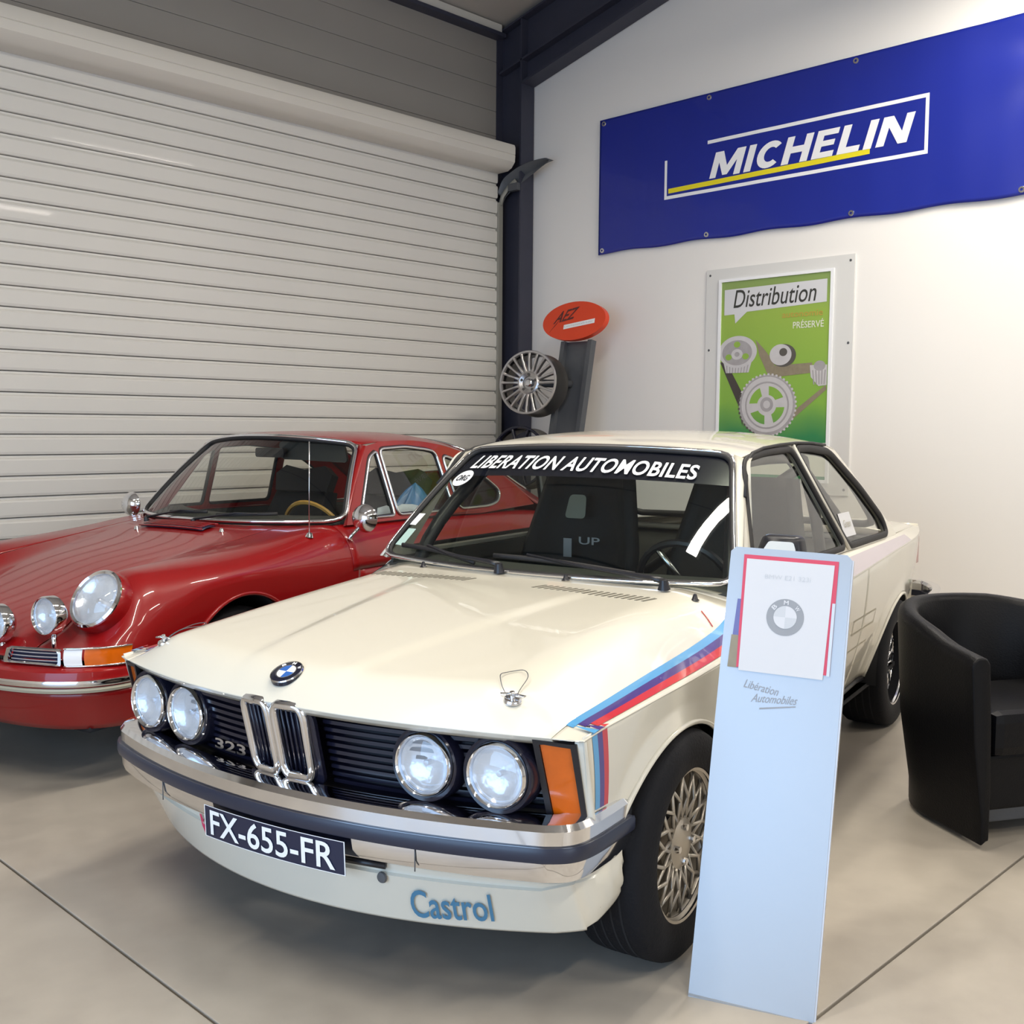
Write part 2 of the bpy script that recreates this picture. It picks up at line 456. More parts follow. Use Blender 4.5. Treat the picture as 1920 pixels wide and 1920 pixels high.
# the wall behind the camera with its open doorway, and the far wall
wb = [(YB, -.1), (YC, -.1), (YC, roof_z(YC)), (RIDGE_Y, roof_z(RIDGE_Y)), (YB, roof_z(YB))]
tag(prism('wall_back', wb, (XB, 0, 0), (0, 1, 0), (0, 0, 1), .2, 'wall_white', holes=[[(-1.2, .02), (-1.2, 2.85), (3.2, 2.85), (3.2, .02)]]), kind='structure')
tag(prism('wall_front', [(-XC, -.1), (-XB, -.1), (-XB, roof_z(YB)), (-XC, roof_z(YB))], (0, YB, 0), (-1, 0, 0), (0, 0, 1), .2, 'wall_white', holes=[[(-2.6, .02), (2.6, .02), (2.6, 3.5), (-2.6, 3.5)]]), kind='structure')
cv = []
for x in (XB, XC):
    for y in (YC, RIDGE_Y, YB): cv.append((x, y, roof_z(y)))
cl = tag(mesh('ceiling', cv + [(a, b, c + .15) for a, b, c in cv], [(0, 1, 4, 3), (1, 2, 5, 4), (6, 7, 10, 9), (7, 8, 11, 10), (0, 3, 9, 6), (2, 5, 11, 8), (0, 1, 7, 6), (1, 2, 8, 7), (3, 4, 10, 9), (4, 5, 11, 10)], 'ceiling_panel', None, False), kind='structure')
# roof panel joints seen from below
for x in (0.6, 2.6, 4.6):
    mesh('purlin_joint', [(x + dx, y, roof_z(y) - dz) for y in (YC, 0) for dx, dz in ((-.012, 0), (.012, 0), (.012, .02), (-.012, .02))], [(0, 1, 5, 4), (1, 2, 6, 5), (2, 3, 7, 6), (3, 0, 4, 7)], 'steel_blue_grey', cl, False)

# ------------------------------------------------------------------ steel frame in the corner
def ibeam(name, path, h, w, tf, tw, updir, m, parent):
    """I section swept along straight path a->b; flanges perpendicular to updir"""
    a, b = Vector(path[0]), Vector(path[1]); t = (b - a).normalized(); e = Vector(updir); e = (e - t * e.dot(t)).normalized(); s = t.cross(e)
    def bar(nm, e0, e1, s0, s1):
        v = [p + e * ee + s * ss for p in (a, b) for ee, ss in ((e0, s0), (e1, s0), (e1, s1), (e0, s1))]
        mesh(nm, v, [(0, 1, 2, 3), (4, 5, 6, 7), (0, 1, 5, 4), (1, 2, 6, 5), (2, 3, 7, 6), (3, 0, 4, 7)], m, parent, False)
    bar('flange', h / 2 - tf, h / 2, -w / 2, w / 2); bar('flange', -h / 2, -h / 2 + tf, -w / 2, w / 2); bar('web', -h / 2 + tf, h / 2 - tf, -tw / 2, tw / 2)
fr = empty('steel_portal_frame', (0, 0, 0))
tag(fr, 'dark blue-grey steel column and sloping rafter in the corner of the hall', 'steel frame')
ibeam('column', ((XC - .085, 6.335, 0), (XC - .085, 6.335, 4.66)), .30, .15, .016, .012, (0, -1, 0), 'steel_blue_grey', fr)
sl = Vector((0, -1, .235)).normalized()
ra = Vector((XC - .085, 6.48, 4.44)); rb = ra + sl * 7.7
ibeam('rafter', (ra, rb), .34, .15, .016, .009, (0, 0, 1), 'steel_blue_grey', fr)
hv = [(6.19, 3.98), (6.19, 4.42), (5.1, 4.60), (4.6, 4.62), (4.6, 4.60)]
# haunch: web gusset with an inclined lower flange from the column to the rafter
mesh('haunch_web', [(XC - .085 + dx, y, z) for dx in (-.003, .003) for y, z in ((6.20, 4.15), (6.20, 4.60), (3.4, 5.1), (3.4, 4.85))], [(0, 1, 2, 3), (4, 5, 6, 7), (0, 1, 5, 4), (1, 2, 6, 5), (2, 3, 7, 6), (3, 0, 4, 7)], 'steel_blue_grey', fr, False)
mesh('haunch_flange', [(XC - .085 + dx, y, z) for dx in (-.075, .075) for y, z in ((6.20, 4.145), (6.20, 4.165), (2.5, 5.085), (2.5, 5.065))], [(0, 1, 2, 3), (4, 5, 6, 7), (0, 1, 5, 4), (1, 2, 6, 5), (2, 3, 7, 6), (3, 0, 4, 7)], 'steel_blue_grey', fr, False)

# ------------------------------------------------------------------ roller shutter
door = empty('door_1', (0, 0, 0)); tag(door, 'off-white metal roller shutter of horizontal slats with a box on top', kind='structure')
SX0, SX1 = -2.6, 6.33
pitch = .1217
sv = []
prof = [(0, .003), (-.010, .006), (-.014, .020), (-.014, pitch - .030), (-.008, pitch - .019), (.005, pitch - .014), (.005, pitch - .001), (.012, pitch - .001), (.012, .003)]
for x in (SX0, SX1):
    for d, z in prof: sv.append((x, d, z))
k = len(prof)
sf = [(i, (i + 1) % k, k + (i + 1) % k, k + i) for i in range(k)] + [tuple(range(k)), tuple(range(k, 2 * k))]
z = 3.371 - 28 * pitch + .06
slat0 = None
zz = 3.371 - 27 * pitch
for i in range(28):
    if slat0 is None:
        slat0 = mesh('slat', sv, sf, 'shutter_white', door, False); o = slat0
    else:
        o = bpy.data.objects.new('slat', slat0.data); COL.objects.link(o); o.parent = door
    o.location = (0, 6.405, zz + i * pitch)
box('bottom_bar', (SX0, 6.385, 0), (SX1, 6.425, zz), 'guide_grey', door, .004)
# shutter box: bent sheet with a rounded front lip
bp = [(6.47, 3.70), (6.24, 3.665), (6.205, 3.652), (6.195, 3.63), (6.195, 3.575), (6.200, 3.571), (6.195, 3.567), (6.20, 3.515), (6.235, 3.475), (6.28, 3.455), (6.47, 3.45)]
bv = [(x, y, zq) for x in (SX0, 6.335) for y, zq in bp]; kb = len(bp)
sharp(mesh('shutter_box', bv, [(i, (i + 1) % kb, kb + (i + 1) % kb, kb + i) for i in range(kb)] + [tuple(range(kb)), tuple(range(kb, 2 * kb))], 'shutter_box', door), 25)
box('guide_rail', (6.325, 6.372, 0), (6.375, 6.46, 3.22), 'guide_grey', door, .004)
tube('guide_funnel', [(6.35, 6.38, 3.20), (6.355, 6.36, 3.27), (6.375, 6.31, 3.34), (6.40, 6.25, 3.39)], .022, 'guide_grey', door, flat=.5)
# curved metal fin on the column
fin = empty('metal_fin', (0, 0, 0)); tag(fin, 'grey curved metal fin jutting from the corner column beside the shutter box', 'bracket')
fp = spline([(6.345, 6.39, 3.24), (6.36, 6.34, 3.345), (6.375, 6.20, 3.42), (6.38, 6.05, 3.465), (6.36, 5.86, 3.49)], 6)
fw = [.10, .105, .10, .07, .008]
fv = []
for i, p in enumerate(fp):
    t = i / (len(fp) - 1) * 4; w = np.interp(t, range(5), fw)
    fv += [Vector(p) + Vector((-.02, .0, w * .55)), Vector(p) + Vector((.07, 0, w * .1)), Vector(p) + Vector((.02, 0, -w * .75))]
mesh('fin_blade', fv, gridfaces(len(fp), 3), 'post_grey', fin, True, .006)
box('fin_bracket', (6.355, 6.19, 3.30), (6.40, 6.30, 3.36), 'post_grey', fin, .004)

# ------------------------------------------------------------------ ceiling lamps
lamp0 = None
for i, (tx, ty) in enumerate(TUBES):
    L = empty('ceiling_lamp', (tx, ty, 4.15))
    zt = roof_z(ty) - 4.15
    box('housing', (-.78, -.09, .0), (.78, .09, .05), 'lamp_housing', L, .01)
    box('tube_cover', (-.75, -.06, -.012), (.75, .06, 0), 'lamp_tube', L, .004)
    for sx in (-.6, .6): tube('suspension_rod', [(sx, 0, .05), (sx, 0, zt)], .004, 'bright_metal', L)
    tag(L, 'slim white fluorescent ceiling lamp hanging above the cars', 'lamp', 'fluorescent ceiling lamps')

# ------------------------------------------------------------------ banner on the white wall
# wall coordinates: p = -y (to the right in the picture), q = z
def wallpt(p, q, d): return Vector((XC - d, -p, q))
ban = empty('banner', (0, 0, 0)); tag(ban, 'long blue vinyl banner lettered MICHELIN high on the white wall', 'banner')
B0, B1, BZ0, BZ1 = -5.465, -0.60, 2.715, 3.742
rb_ = random.Random(3)
def banner_d(p, q):
    a = (p - B0); h = (q - BZ0) / (BZ1 - BZ0)
    w = .010 + .0022 * math.sin(a * 9 + 3 * h) * (1 - h) + .0008 * math.sin(a * 23)
    # creases radiating from an eyelet on the right part
    for (ep, eq, s) in ((-2.05, 3.50, .016), (-1.2, 2.9, .016)):
        dx, dz = p - ep, q - eq; r = math.hypot(dx, dz)
        if r < 1.0: w += s * (1 - r) ** 2 * math.sin(6 * math.atan2(dz, dx)) * min(1, r * 6)
    return w + .012
def banner_edge(p):      # scalloped lower hem
    return BZ0 + .012 * math.sin((p - B0) * 5.2) ** 2
def ban_pt(p, t, lift=0.0):
    q = banner_edge(p) * (1 - t) + BZ1 * t
    return wallpt(p, q, banner_d(p, q) + lift)
grid('sheet', lambda p, t: ban_pt(p, t), lin(B0, B1, 200), lin(0, 1, 44), 'banner_blue', ban, solid=.002)
def ban_q(p, q, lift): return wallpt(p, q, banner_d(p, q) + lift)
def bar_on_banner(name, p0, q0, p1, q1, w, m, lift=.004):
    n = 40; dx, dz = p1 - p0, q1 - q0; L = math.hypot(dx, dz); nx, nz = -dz / L * w / 2, dx / L * w / 2
    v = []
    for i in range(n):
        t = i / (n - 1); a, b = p0 + dx * t, q0 + dz * t
        v += [ban_q(a + nx, b + nz, lift), ban_q(a - nx, b - nz, lift)]
    return mesh(name, v, gridfaces(n, 2), m, ban)
fq0, fq1, fp0, fp1 = 3.062, 3.40, -4.825, -2.872
bar_on_banner('logo_frame', fp0, fq0, fp1, fq0, .024, 'banner_white')
bar_on_banner('logo_frame', fp0 + .36, fq1, fp1, fq1, .024, 'banner_white')
bar_on_banner('logo_frame', fp0, fq0 - .012, fp0, fq0 + .27, .022, 'banner_white')
bar_on_banner('logo_frame', fp1, fq0 - .012, fp1, fq1 + .012, .022, 'banner_white')
bar_on_banner('underline', -4.80, 3.108, -3.235, 3.128, .034, 'banner_yellow')
arc = [(.5 + .5 * math.cos(t), .5 + .5 * math.sin(t)) for t in lin(.75, 2 * pi - .75, 22)] + [(.52 + .24 * math.cos(t), .5 + .27 * math.sin(t)) for t in lin(2 * pi - .85, .85, 18)]
GLY = {'M': (1.3, [(0, 0), (0, 1), (.36, 1), (.65, .42), (.94, 1), (1.3, 1), (1.3, 0), (1.03, 0), (1.03, .58), (.75, .06), (.55, .06), (.27, .58), (.27, 0)]),
       'I': (.29, [(0, 0), (0, 1), (.29, 1), (.29, 0)]), 'C': (.92, arc),
       'H': (1.0, [(0, 0), (0, 1), (.28, 1), (.28, .62), (.72, .62), (.72, 1), (1, 1), (1, 0), (.72, 0), (.72, .38), (.28, .38), (.28, 0)]),
       'E': (.8, [(0, 0), (0, 1), (.8, 1), (.8, .79), (.28, .79), (.28, .61), (.74, .61), (.74, .41), (.28, .41), (.28, .21), (.8, .21), (.8, 0)]),
       'L': (.78, [(0, 0), (0, 1), (.28, 1), (.28, .22), (.78, .22), (.78, 0)]),
       'N': (1.05, [(0, 0), (0, 1), (.33, 1), (.77, .42), (.77, 1), (1.05, 1), (1.05, 0), (.75, 0), (.28, .62), (.28, 0)])}
gx = 0.0; gs = 1.455 / 7.55
for chh in 'MICHELIN':
    w_, g = GLY[chh]
    surf_poly('letter', g, [], lambda x, y: ban_q(-4.445 + (gx + x + .28 * y) * gs, 3.142 + y * .175, .0060), 'banner_white', ban)
    gx += w_ + .155
for p in (B0 + .04, -4.46, -3.35, -2.3, -1.2):
    for t in (.03, .97):
        c = ban_pt(p, t, .003)
        lathe('eyelet', [(.008, .004), (.018, .004), (.02, 0)], c, (-1, 0, 0), 'bright_metal', ban, 14)

# ------------------------------------------------------------------ framed poster
po = empty('framed_poster', (0, 0, 0)); tag(po, 'white framed green poster about belts and pulleys under the blue banner', 'poster')
PL, PR, PB, PT = -4.455, -3.318, 0.93, 2.500      # outer board
L2, R2, T2, B2 = -4.322, -3.480, 2.402, 1.03      # print
EX, EY = (0, -1, 0), (0, 0, 1)
prism('board', [(PL, PB), (PR, PB), (PR, PT), (PL, PT)], (XC - .014, 0, 0), EX, EY, .014, 'poster_border', po)
prism('inner_frame', [(L2 - .022, B2 - .022), (R2 + .022, B2 - .022), (R2 + .022, T2 + .02), (L2 - .022, T2 + .02)], (XC - .026, 0, 0), EX, EY, .012, 'banner_white', po, holes=[[(L2, B2), (L2, T2), (R2, T2), (R2, B2)]])
prism('print', [(L2, B2), (R2, B2), (R2, T2), (L2, T2)], (XC - .018, 0, 0), EX, EY, .003, 'poster_green', po)
PW, PH = R2 - L2, (T2 - B2) * .82
def pp(x, y, l=0.0): return wallpt(L2 + x * PW, T2 - y * PH, .0185 + l)
def flat(name, pts, m, l):
    prism(name, [(L2 + x * PW, T2 - y * PH) for x, y in pts], (XC - .0185 - l, 0, 0), EX, EY, 0, m, po)
AR = PW / PH
# picture coordinates: x 0..1 across, y in units of the print height
flat('speech_balloon', [(.03, .049), (.97, .040), (.97, .173), (.25, .195), (.14, .262), (.13, .205), (.03, .207)], 'paper', .001)
text('title', 'Distribution', lambda x, y: pp(.12 + x * .76, .167 - y * .110 - x * .003, .002), 'poster_dark_text', po, shear=.22, bold=.004)
text('subtitle', 'autonomie', lambda x, y: pp(.58 + x * .36, .250 - y * .036, .0015), 'poster_orange', po, bold=.01)
text('subtitle', 'PRÉSERVÉ', lambda x, y: pp(.68 + x * .27, .318 - y * .050, .0015), 'poster_pale', po, bold=.01)
def disc(name, cx, cy, r, m, l, squash=1.0, n=40): flat(name, [(cx + r * math.cos(2 * pi * k / n), cy + AR * r * squash * math.sin(2 * pi * k / n)) for k in range(n)], m, l)
def ring(name, cx, cy, r0_, r1, m, l, squash=1.0, n=40):
    prism(name, [(L2 + (cx + r1 * math.cos(2 * pi * k / n)) * PW, T2 - (cy + AR * r1 * squash * math.sin(2 * pi * k / n)) * PH) for k in range(n)], (XC - .0185 - l, 0, 0), EX, EY, 0, m, po,
          holes=[[(L2 + (cx + r0_ * math.cos(2 * pi * k / n)) * PW, T2 - (cy + AR * r0_ * squash * math.sin(2 * pi * k / n)) * PH) for k in range(n)]])
flat('caption_strip', [(.0, 1.02), (1.0, 1.0), (1.0, 1.2), (.0, 1.2)], 'poster_pale', .001)
# drive belt behind the pulleys
flat('belt', [(.0, .50), (.06, .50), (.26, .74), (.23, .90), (.20, .79)], 'belt_black', .001)
flat('belt', [(.34, .37), (.42, .43), (.52, .515), (.52, .60), (.46, .585), (.38, .47)], 'belt_brown', .001)
flat('belt', [(.50, .535), (.86, .525), (.86, .585), (.50, .605)], 'belt_brown', .0012)
flat('belt', [(.98, .66), (.99, .685), (.70, .86), (.66, .88), (.62, .86)], 'belt_brown', .001)
# upper left toothed pulley with its lower teeth
flat('pulley_side', [(.02, .47), (.32, .47), (.28, .57), (.06, .57)], 'gear_light', .0013)
for k in range(8): flat('tooth', [(.06 + k * .03, .51), (.072 + k * .03, .51), (.075 + k * .027, .57), (.065 + k * .027, .57)], 'gear_mid', .0016)
disc('pulley_face', .17, .44, .185, 'gear_light', .0020, .72); disc('pulley_web', .165, .445, .145, 'gear_mid', .0024, .72)
disc('pulley_hub', .165, .455, .055, 'gear_light', .0028, .8); disc('pulley_bolt', .165, .455, .025, 'gear_mid', .0032, .8)
for a in (0, 2.1, 4.2): disc('pulley_opening', .165 + .095 * math.cos(a + .5), .445 + .095 * AR * .72 * math.sin(a + .5), .032, 'poster_green', .0028, .8, 16)
# tensioner roller
disc('roller_side', .60, .475, .115, 'gear_dark', .0020, .8); disc('roller_face', .575, .47, .10, 'gear_light', .0024, .85); disc('roller_bolt', .60, .455, .036, 'gear_dark', .0028, .9)
# right-hand small pulley
flat('pulley_side', [(.84, .54), (.99, .54), (.99, .66), (.92, .665), (.85, .61)], 'gear_light', .0016)
for k in range(5): flat('tooth', [(.86 + k * .027, .57), (.872 + k * .027, .57), (.885 + k * .022, .655), (.875 + k * .022, .655)], 'gear_mid', .0018)
disc('pulley_hub', .925, .545, .05, 'gear_mid', .0022, .8)
# large lower pulley
disc('pulley_teeth', .46, .775, .265, 'gear_mid', .0020, .95)
for k in range(44):
    a = 2 * pi * k / 44
    c, s_ = math.cos(a), math.sin(a); c2, s2 = math.cos(a + .07), math.sin(a + .07)
    flat('tooth', [(.46 + .258 * c, .775 + .258 * AR * .95 * s_), (.46 + .275 * c, .775 + .275 * AR * .95 * s_), (.46 + .275 * c2, .775 + .275 * AR * .95 * s2), (.46 + .258 * c2, .775 + .258 * AR * .95 * s2)], 'gear_dark' if math.cos(a) < -.2 and math.sin(a) > -.3 else 'gear_light', .0022)
disc('pulley_face', .46, .77, .240, 'gear_light', .0024, .95); disc('pulley_web', .46, .775, .205, 'gear_mid', .0028, .95)
disc('pulley_dish', .46, .775, .19, 'gear_light', .0031, .95)
for a0 in (.1, 1.67, 3.24, 4.81):
    pts = [(.46 + .165 * math.cos(a0 + t), .775 + .165 * AR * .95 * math.sin(a0 + t)) for t in lin(0, 1.05, 8)] + [(.46 + .09 * math.cos(a0 + t), .775 + .09 * AR * .95 * math.sin(a0 + t)) for t in lin(.95, .1, 8)]
    flat('pulley_opening', pts, 'poster_green', .0034)
disc('pulley_hub', .46, .77, .06, 'gear_mid', .0034); disc('pulley_bolt', .46, .77, .032, 'gear_light', .0038)
for px_, pz_ in ((PL + .03, PT - .04), (PR - .03, PT - .04), (PL + .03, 1.93), (PR - .03, 1.93), (PL + .03, PB + .04), (PR - .03, PB + .04)):
    lathe('screw', [(0, .004), (.007, .003), (.009, 0)], wallpt(px_, pz_, .014), (-1, 0, 0), 'post_grey', po, 10)

# ------------------------------------------------------------------ wheel display stand in the corner
ds = empty('display_stand', (0, 0, 0)); tag(ds, 'grey leaning display post topped by a red oval sign in the corner', 'display stand')
def post(z, dy, dx=0.0): return Vector((5.85 + .19 * z + dx, 5.40 + dy, z))
ez = (post(1, 0) - post(0, 0)).normalized(); ey_ = Vector((0, -1, 0)); en = ey_.cross(ez).normalized()      # en faces -x
for nm, a, b, d in (('post_plate', -.115, .115, .02), ('post_edge', -.155, -.115, .055), ('post_edge', .115, .155, .055)):
    pr = [(a, 0), (b, 0), (b, 2.06), (a, 2.06)]
    prism(nm, pr, post(0, 0) + en * (d - .02), ey_, ez, d, 'post_grey', ds)
box('foot', (5.62, 5.16, 0), (6.10, 5.64, .03), 'post_grey', ds, .006)
so = post(2.165, .02) + en * .075
sx_, sy_ = ey_, ez
prism('sign_board', ellipse(0, 0, .315, .150, 56), so, sx_, sy_, .045, 'sign_red', ds)
text('sign_logo', 'AEZ', lambda x, y: so + sx_ * (-.205 + x * .225 + y * .03) + sy_ * (-.015 + y * .09 + x * .035) + en * .002, 'sign_dark', ds, bold=.02, shear=.3)
prism('logo_tail', [(-.24, -.085), (-.17, -.02), (-.12, .05), (-.16, .0)], so + en * .002, sx_, sy_, 0, 'sign_dark', ds)
prism('sign_strip', [(-.09, -.062), (.215, -.030), (.215, .005), (-.09, -.028)], so + en * .002, sx_, sy_, 0, 'white_print', ds)
text('strip_lettering', 'Leichtmetallräder', lambda x, y: so + sx_ * (-.08 + x * .28) + sy_ * (-.050 + y * .016 + x * .029) + en * .003, 'print_pale', ds)

def alloy_wheel(name, R, depth, nsp, mface, mbar, parent_t, hub_r=.085):
    """rim facing +Z of its own frame; returns the empty"""
    t = empty(name)
    lathe('barrel', [(R * .985, -.006), (R * .99, -.02), (R * .94, -.05), (R * .92, -depth * .8), (R * .97, -depth * .92), (R * 1.0, -depth), (R * .97, -depth), (R * .90, -depth * .85), (R * .895, -.05)], (0, 0, 0), (0, 0, 1), mbar, t, 56)
    lathe('rim_lip', [(R * .90, -.012), (R * .93, .004), (R * .985, .006), (R * 1.0, 0), (R * .99, -.014)], (0, 0, 0), (0, 0, 1), mface, t, 56)
    sm = None
    for i in range(nsp):
        a = 2 * pi * i / nsp
        if sm is None:
            w0, w1 = .013, .0085; v = []
            for r, zt, w in ((hub_r * .9, -.012, w0), (R * .5, -.002, w1), (R * .78, .004, w1), (R * .93, .002, w1 * 1.2)):
                v += [(r, -w, zt - .004), (r, -w * .6, zt), (r, w * .6, zt), (r, w, zt - .004), (r, w, zt - .035), (r, -w, zt - .035)]
            f = []
            for j in range(3):
                for q in range(6): f.append((j * 6 + q, j * 6 + (q + 1) % 6, (j + 1) * 6 + (q + 1) % 6, (j + 1) * 6 + q))
            o = mesh('spoke', v, f, mface, t, False); sm = o.data
        else:
            o = bpy.data.objects.new('spoke', sm); COL.objects.link(o); o.parent = t
        o.rotation_euler = (0, 0, a)
    lathe('hub', [(0, -.03), (hub_r * .55, -.03), (hub_r * .6, -.016), (hub_r * .9, -.006), (hub_r * 1.08, -.012), (hub_r * 1.1, -.05)], (0, 0, 0), (0, 0, 1), mface, t, 40)
    for k in range(5):
        a = 2 * pi * k / 5 + .3
        lathe('bolt_hole', [(0, .001), (.011, .001), (.012, -.01)], (hub_r * .74 * math.cos(a), hub_r * .74 * math.sin(a), -.009), (0, 0, 1), 'dark_barrel', t, 12)
    lathe('centre_cap', [(0, .006), (.022, .004), (.03, -.004), (.032, -.03)], (0, 0, -.010), (0, 0, 1), 'bright_metal', t, 24)
    return t
def orient(o, loc, n, up=(0, 0, 1)):
    a, b, n = basis(n, up)
    Mx = Matrix.Identity(4)
    for i in range(3): Mx[i][0], Mx[i][1], Mx[i][2], Mx[i][3] = a[i], b[i], n[i], loc[i]
    o.matrix_world = Mx
    return o
w1 = alloy_wheel('alloy_wheel', .243, .20, 20, 'silver_wheel', 'dark_barrel', None)
orient(w1, (5.85, 5.575, 1.705), (-.955, -.26, .10))
tag(w1, 'silver multi-spoke alloy wheel hung on the grey display post', 'alloy wheel')
tube('wheel_arm', [Vector((5.88, 5.57, 1.70)), Vector((6.17, 5.42, 1.70))], .03, 'post_grey', ds)
w2 = alloy_wheel('alloy_wheel', .235, .20, 10, 'black_gloss', 'dark_barrel', None)
orient(w2, (5.78, 5.60, 1.145), (-.955, -.26, .10))
tag(w2, 'black alloy wheel low on the grey display post, mostly hidden by the cream roof', 'alloy wheel')
tube('wheel_arm', [Vector((5.80, 5.60, 1.14)), Vector((6.06, 5.42, 1.14))], .03, 'post_grey', ds)

# ------------------------------------------------------------------ information stand in front of the cream car
st = empty('information_stand', (2.061, 1.415, 0)); tag(st, 'slim brushed aluminium information stand holding a printed sheet, in front of the cream car', 'info stand')
bx = Vector((.113, -.275, 0)).normalized(); bn = Vector((bx.y, -bx.x, 0))            # bn points to the viewer
if bn.x > 0: bn = -bn
LEAN = .225
up_ = (Vector((0, 0, 1)) - bn * LEAN + bx * .033).normalized(); bx = (bx - up_ * bx.dot(up_)).normalized()
SW, SH = .292, 1.092
def sp(a, h, d=0.0): return bx * a + up_ * h + up_.cross(bx).normalized() * 0 + (bx.cross(up_)) * d
nrm = bx.cross(up_)
if nrm.dot(bn) < 0: nrm = -nrm
def sp(a, h, d=0.0): return bx * a + up_ * h + nrm * d
out_ = [(0, 0), (SW, 0), (SW, SH - .012), (SW - .012, SH), (.012, SH), (0, SH - .012)]
prism('panel', out_, sp(0, 0), bx, up_, .004, 'stand_alu', st)
prism('panel_edge', [(SW - .001, 0), (SW + .004, 0), (SW + .004, SH - .012), (SW - .001, SH - .012)], sp(0, 0, -.002), bx, up_, .022, 'stand_frame', st)
back = -bn
v = [Vector((0, 0, 0)), bx * SW, bx * SW + back * .27, back * .27]
mesh('foot_plate', [p + Vector((0, 0, .002)) for p in v] + [p + Vector((0, 0, .008)) for p in v], [(0, 1, 2, 3), (4, 5, 6, 7), (0, 1, 5, 4), (1, 2, 6, 5), (2, 3, 7, 6), (3, 0, 4, 7)], 'stand_alu', st, False)
mesh('stay', [bx * (SW * .5 + q) + Vector((0, 0, .008)) + back * .25 for q in (-.04, .04)] + [sp(SW * .5 + q, .62, -.006) for q in (-.04, .04)], [(0, 1, 3, 2)], 'stand_alu', st, False, .004)
# sheet holder with a red card, the printed sheet, a corner of photo behind
prism('photo_edge', [(.020, SH - .300), (.045, SH - .300), (.045, SH - .13), (.028, SH - .13)], sp(0, 0, .0012), bx, up_, 0, 'violet_stripe', st)
prism('photo_patch', [(.018, SH - .300), (.042, SH - .300), (.042, SH - .22), (.021, SH - .22)], sp(0, 0, .0016), bx, up_, 0, 'belt_brown', st)
prism('red_card', [(.040, SH - .298), (.262, SH - .293), (.262, SH - .018), (.034, SH - .018)], sp(0, 0, .0024), bx, up_, .001, 'red_card', st)
prism('sheet', [(.046, SH - .305), (.247, SH - .305), (.253, SH - .028), (.042, SH - .028)], sp(0, 0, .0036), bx, up_, .0008, 'paper', st)
prism('holder_edge', [(.255, SH - .295), (.262, SH - .295), (.262, SH - .12), (.255, SH - .12)], sp(0, 0, .0042), bx, up_, .0008, 'stand_frame', st)
text('heading', 'BMW E21 323i', lambda x, y: sp(.090 + x * .110, SH - .074 + y * .011, .0042), 'print_pale', st)
ro = sp(.147, SH - .165, .0042)
def roundel(parent, o, a, b, n, R, outer, dark, light, lift=.0006):
    prism('roundel_ring', ellipse(0, 0, R, R, 44), o, a, b, 0, outer, parent)
    for k in range(4):
        pts = [(0, 0)] + [(R * .62 * math.cos(pi / 2 * k + pi / 2 * t), R * .62 * math.sin(pi / 2 * k + pi / 2 * t)) for t in lin(0, 1, 10)]
        prism('roundel_quarter', pts, o + n * lift, a, b, 0, dark if k % 2 else light, parent)
    for k, ch in enumerate('BMW'):
        an = math.radians(140 - 50 * k); hgt = R * .24
        d = Vector((math.cos(an), math.sin(an))); t_ = Vector((math.sin(an), -math.cos(an)))
        text('roundel_letter', ch, lambda x, y: o + a * (d.x * R * (.68 + .24 * y) + t_.x * R * .26 * (x - .5)) + b * (d.y * R * (.68 + .24 * y) + t_.y * R * .26 * (x - .5)) + n * lift, light, parent, bold=.02)
roundel(st, ro, bx, up_, nrm, .045, 'print_grey', 'print_pale', 'paper')
text('script', 'Libération', lambda x, y: sp(.062 + x * .085, SH - .345 - x * .012 + y * .020, .0012), 'print_grey', st, shear=.45)
text('script', 'Automobiles', lambda x, y: sp(.083 + x * .110, SH - .378 + x * .006 + y * .020, .0012), 'print_grey', st, shear=.45)
prism('script_underline', [(.105, SH - .394), (.19, SH - .378), (.19, SH - .375), (.105, SH - .390)], sp(0, 0, .0012), bx, up_, 0, 'print_grey', st)

# ------------------------------------------------------------------ black tub armchair
ch = empty('tub_armchair', (0, 0, 0)); tag(ch, 'black leather tub armchair at the right edge beside the cream car', 'armchair')
fdir = Vector((-.50, -.866, 0)).normalized(); rdir = Vector((-fdir.y, fdir.x, 0)); 
if rdir.x < 0: rdir = -rdir
FL = Vector((3.418, 1.290, 0))
RAD, ARM = .345, .285
CC = FL + rdir * RAD - fdir * ARM
path = []          # from the front of the near arm around the back to the other arm: (offset dir, centreline point, height)
for i in range(7):
    t = i / 6; path.append((CC - rdir * RAD + fdir * ARM * (1 - t), -rdir, t * .25))
for i in range(1, 24):
    a = pi * i / 24; n = -rdir * math.cos(a) - fdir * math.sin(a)
    path.append((CC + n * RAD, n, .25 + .25 * min(1, math.sin(a) * 1.15)))
for i in range(7):
    t = i / 6; path.append((CC + rdir * RAD + fdir * ARM * t, rdir, (1 - t) * .25))
ZT = pchip([(0, .635), (.12, .655), (.25, .70), (.5, .745)])
TH = .070
def chair_section(c, n, hh):
    zt = ZT(hh); s = []
    outer0 = -.060; r = .022
    for (d, z_) in ((outer0 - .02, .03), (outer0, .015), (outer0 + .002, .10), (-.02, .35), (.0, zt - r * 1.6), (-.004, zt - r * .6), (-.018, zt - r * .15), (-r * 1.1, zt), (-TH + r * 1.1, zt), (-TH + .012, zt - r * .2), (-TH, zt - r), (-TH - .012, .42), (-TH - .02, .2), (-TH - .02, .03)):
        s.append(c + n * d + Vector((0, 0, z_)))
    return s
cv = []; 
for c, n, hh in path: cv += chair_section(c, n, hh)
K = 14; N = len(path)
cf = [(i * K + j, i * K + (j + 1) % K, (i + 1) * K + (j + 1) % K, (i + 1) * K + j) for i in range(N - 1) for j in range(K)] + [tuple(range(K)), tuple((N - 1) * K + j for j in range(K))]
o = mesh('shell', cv, cf, 'leather', ch)
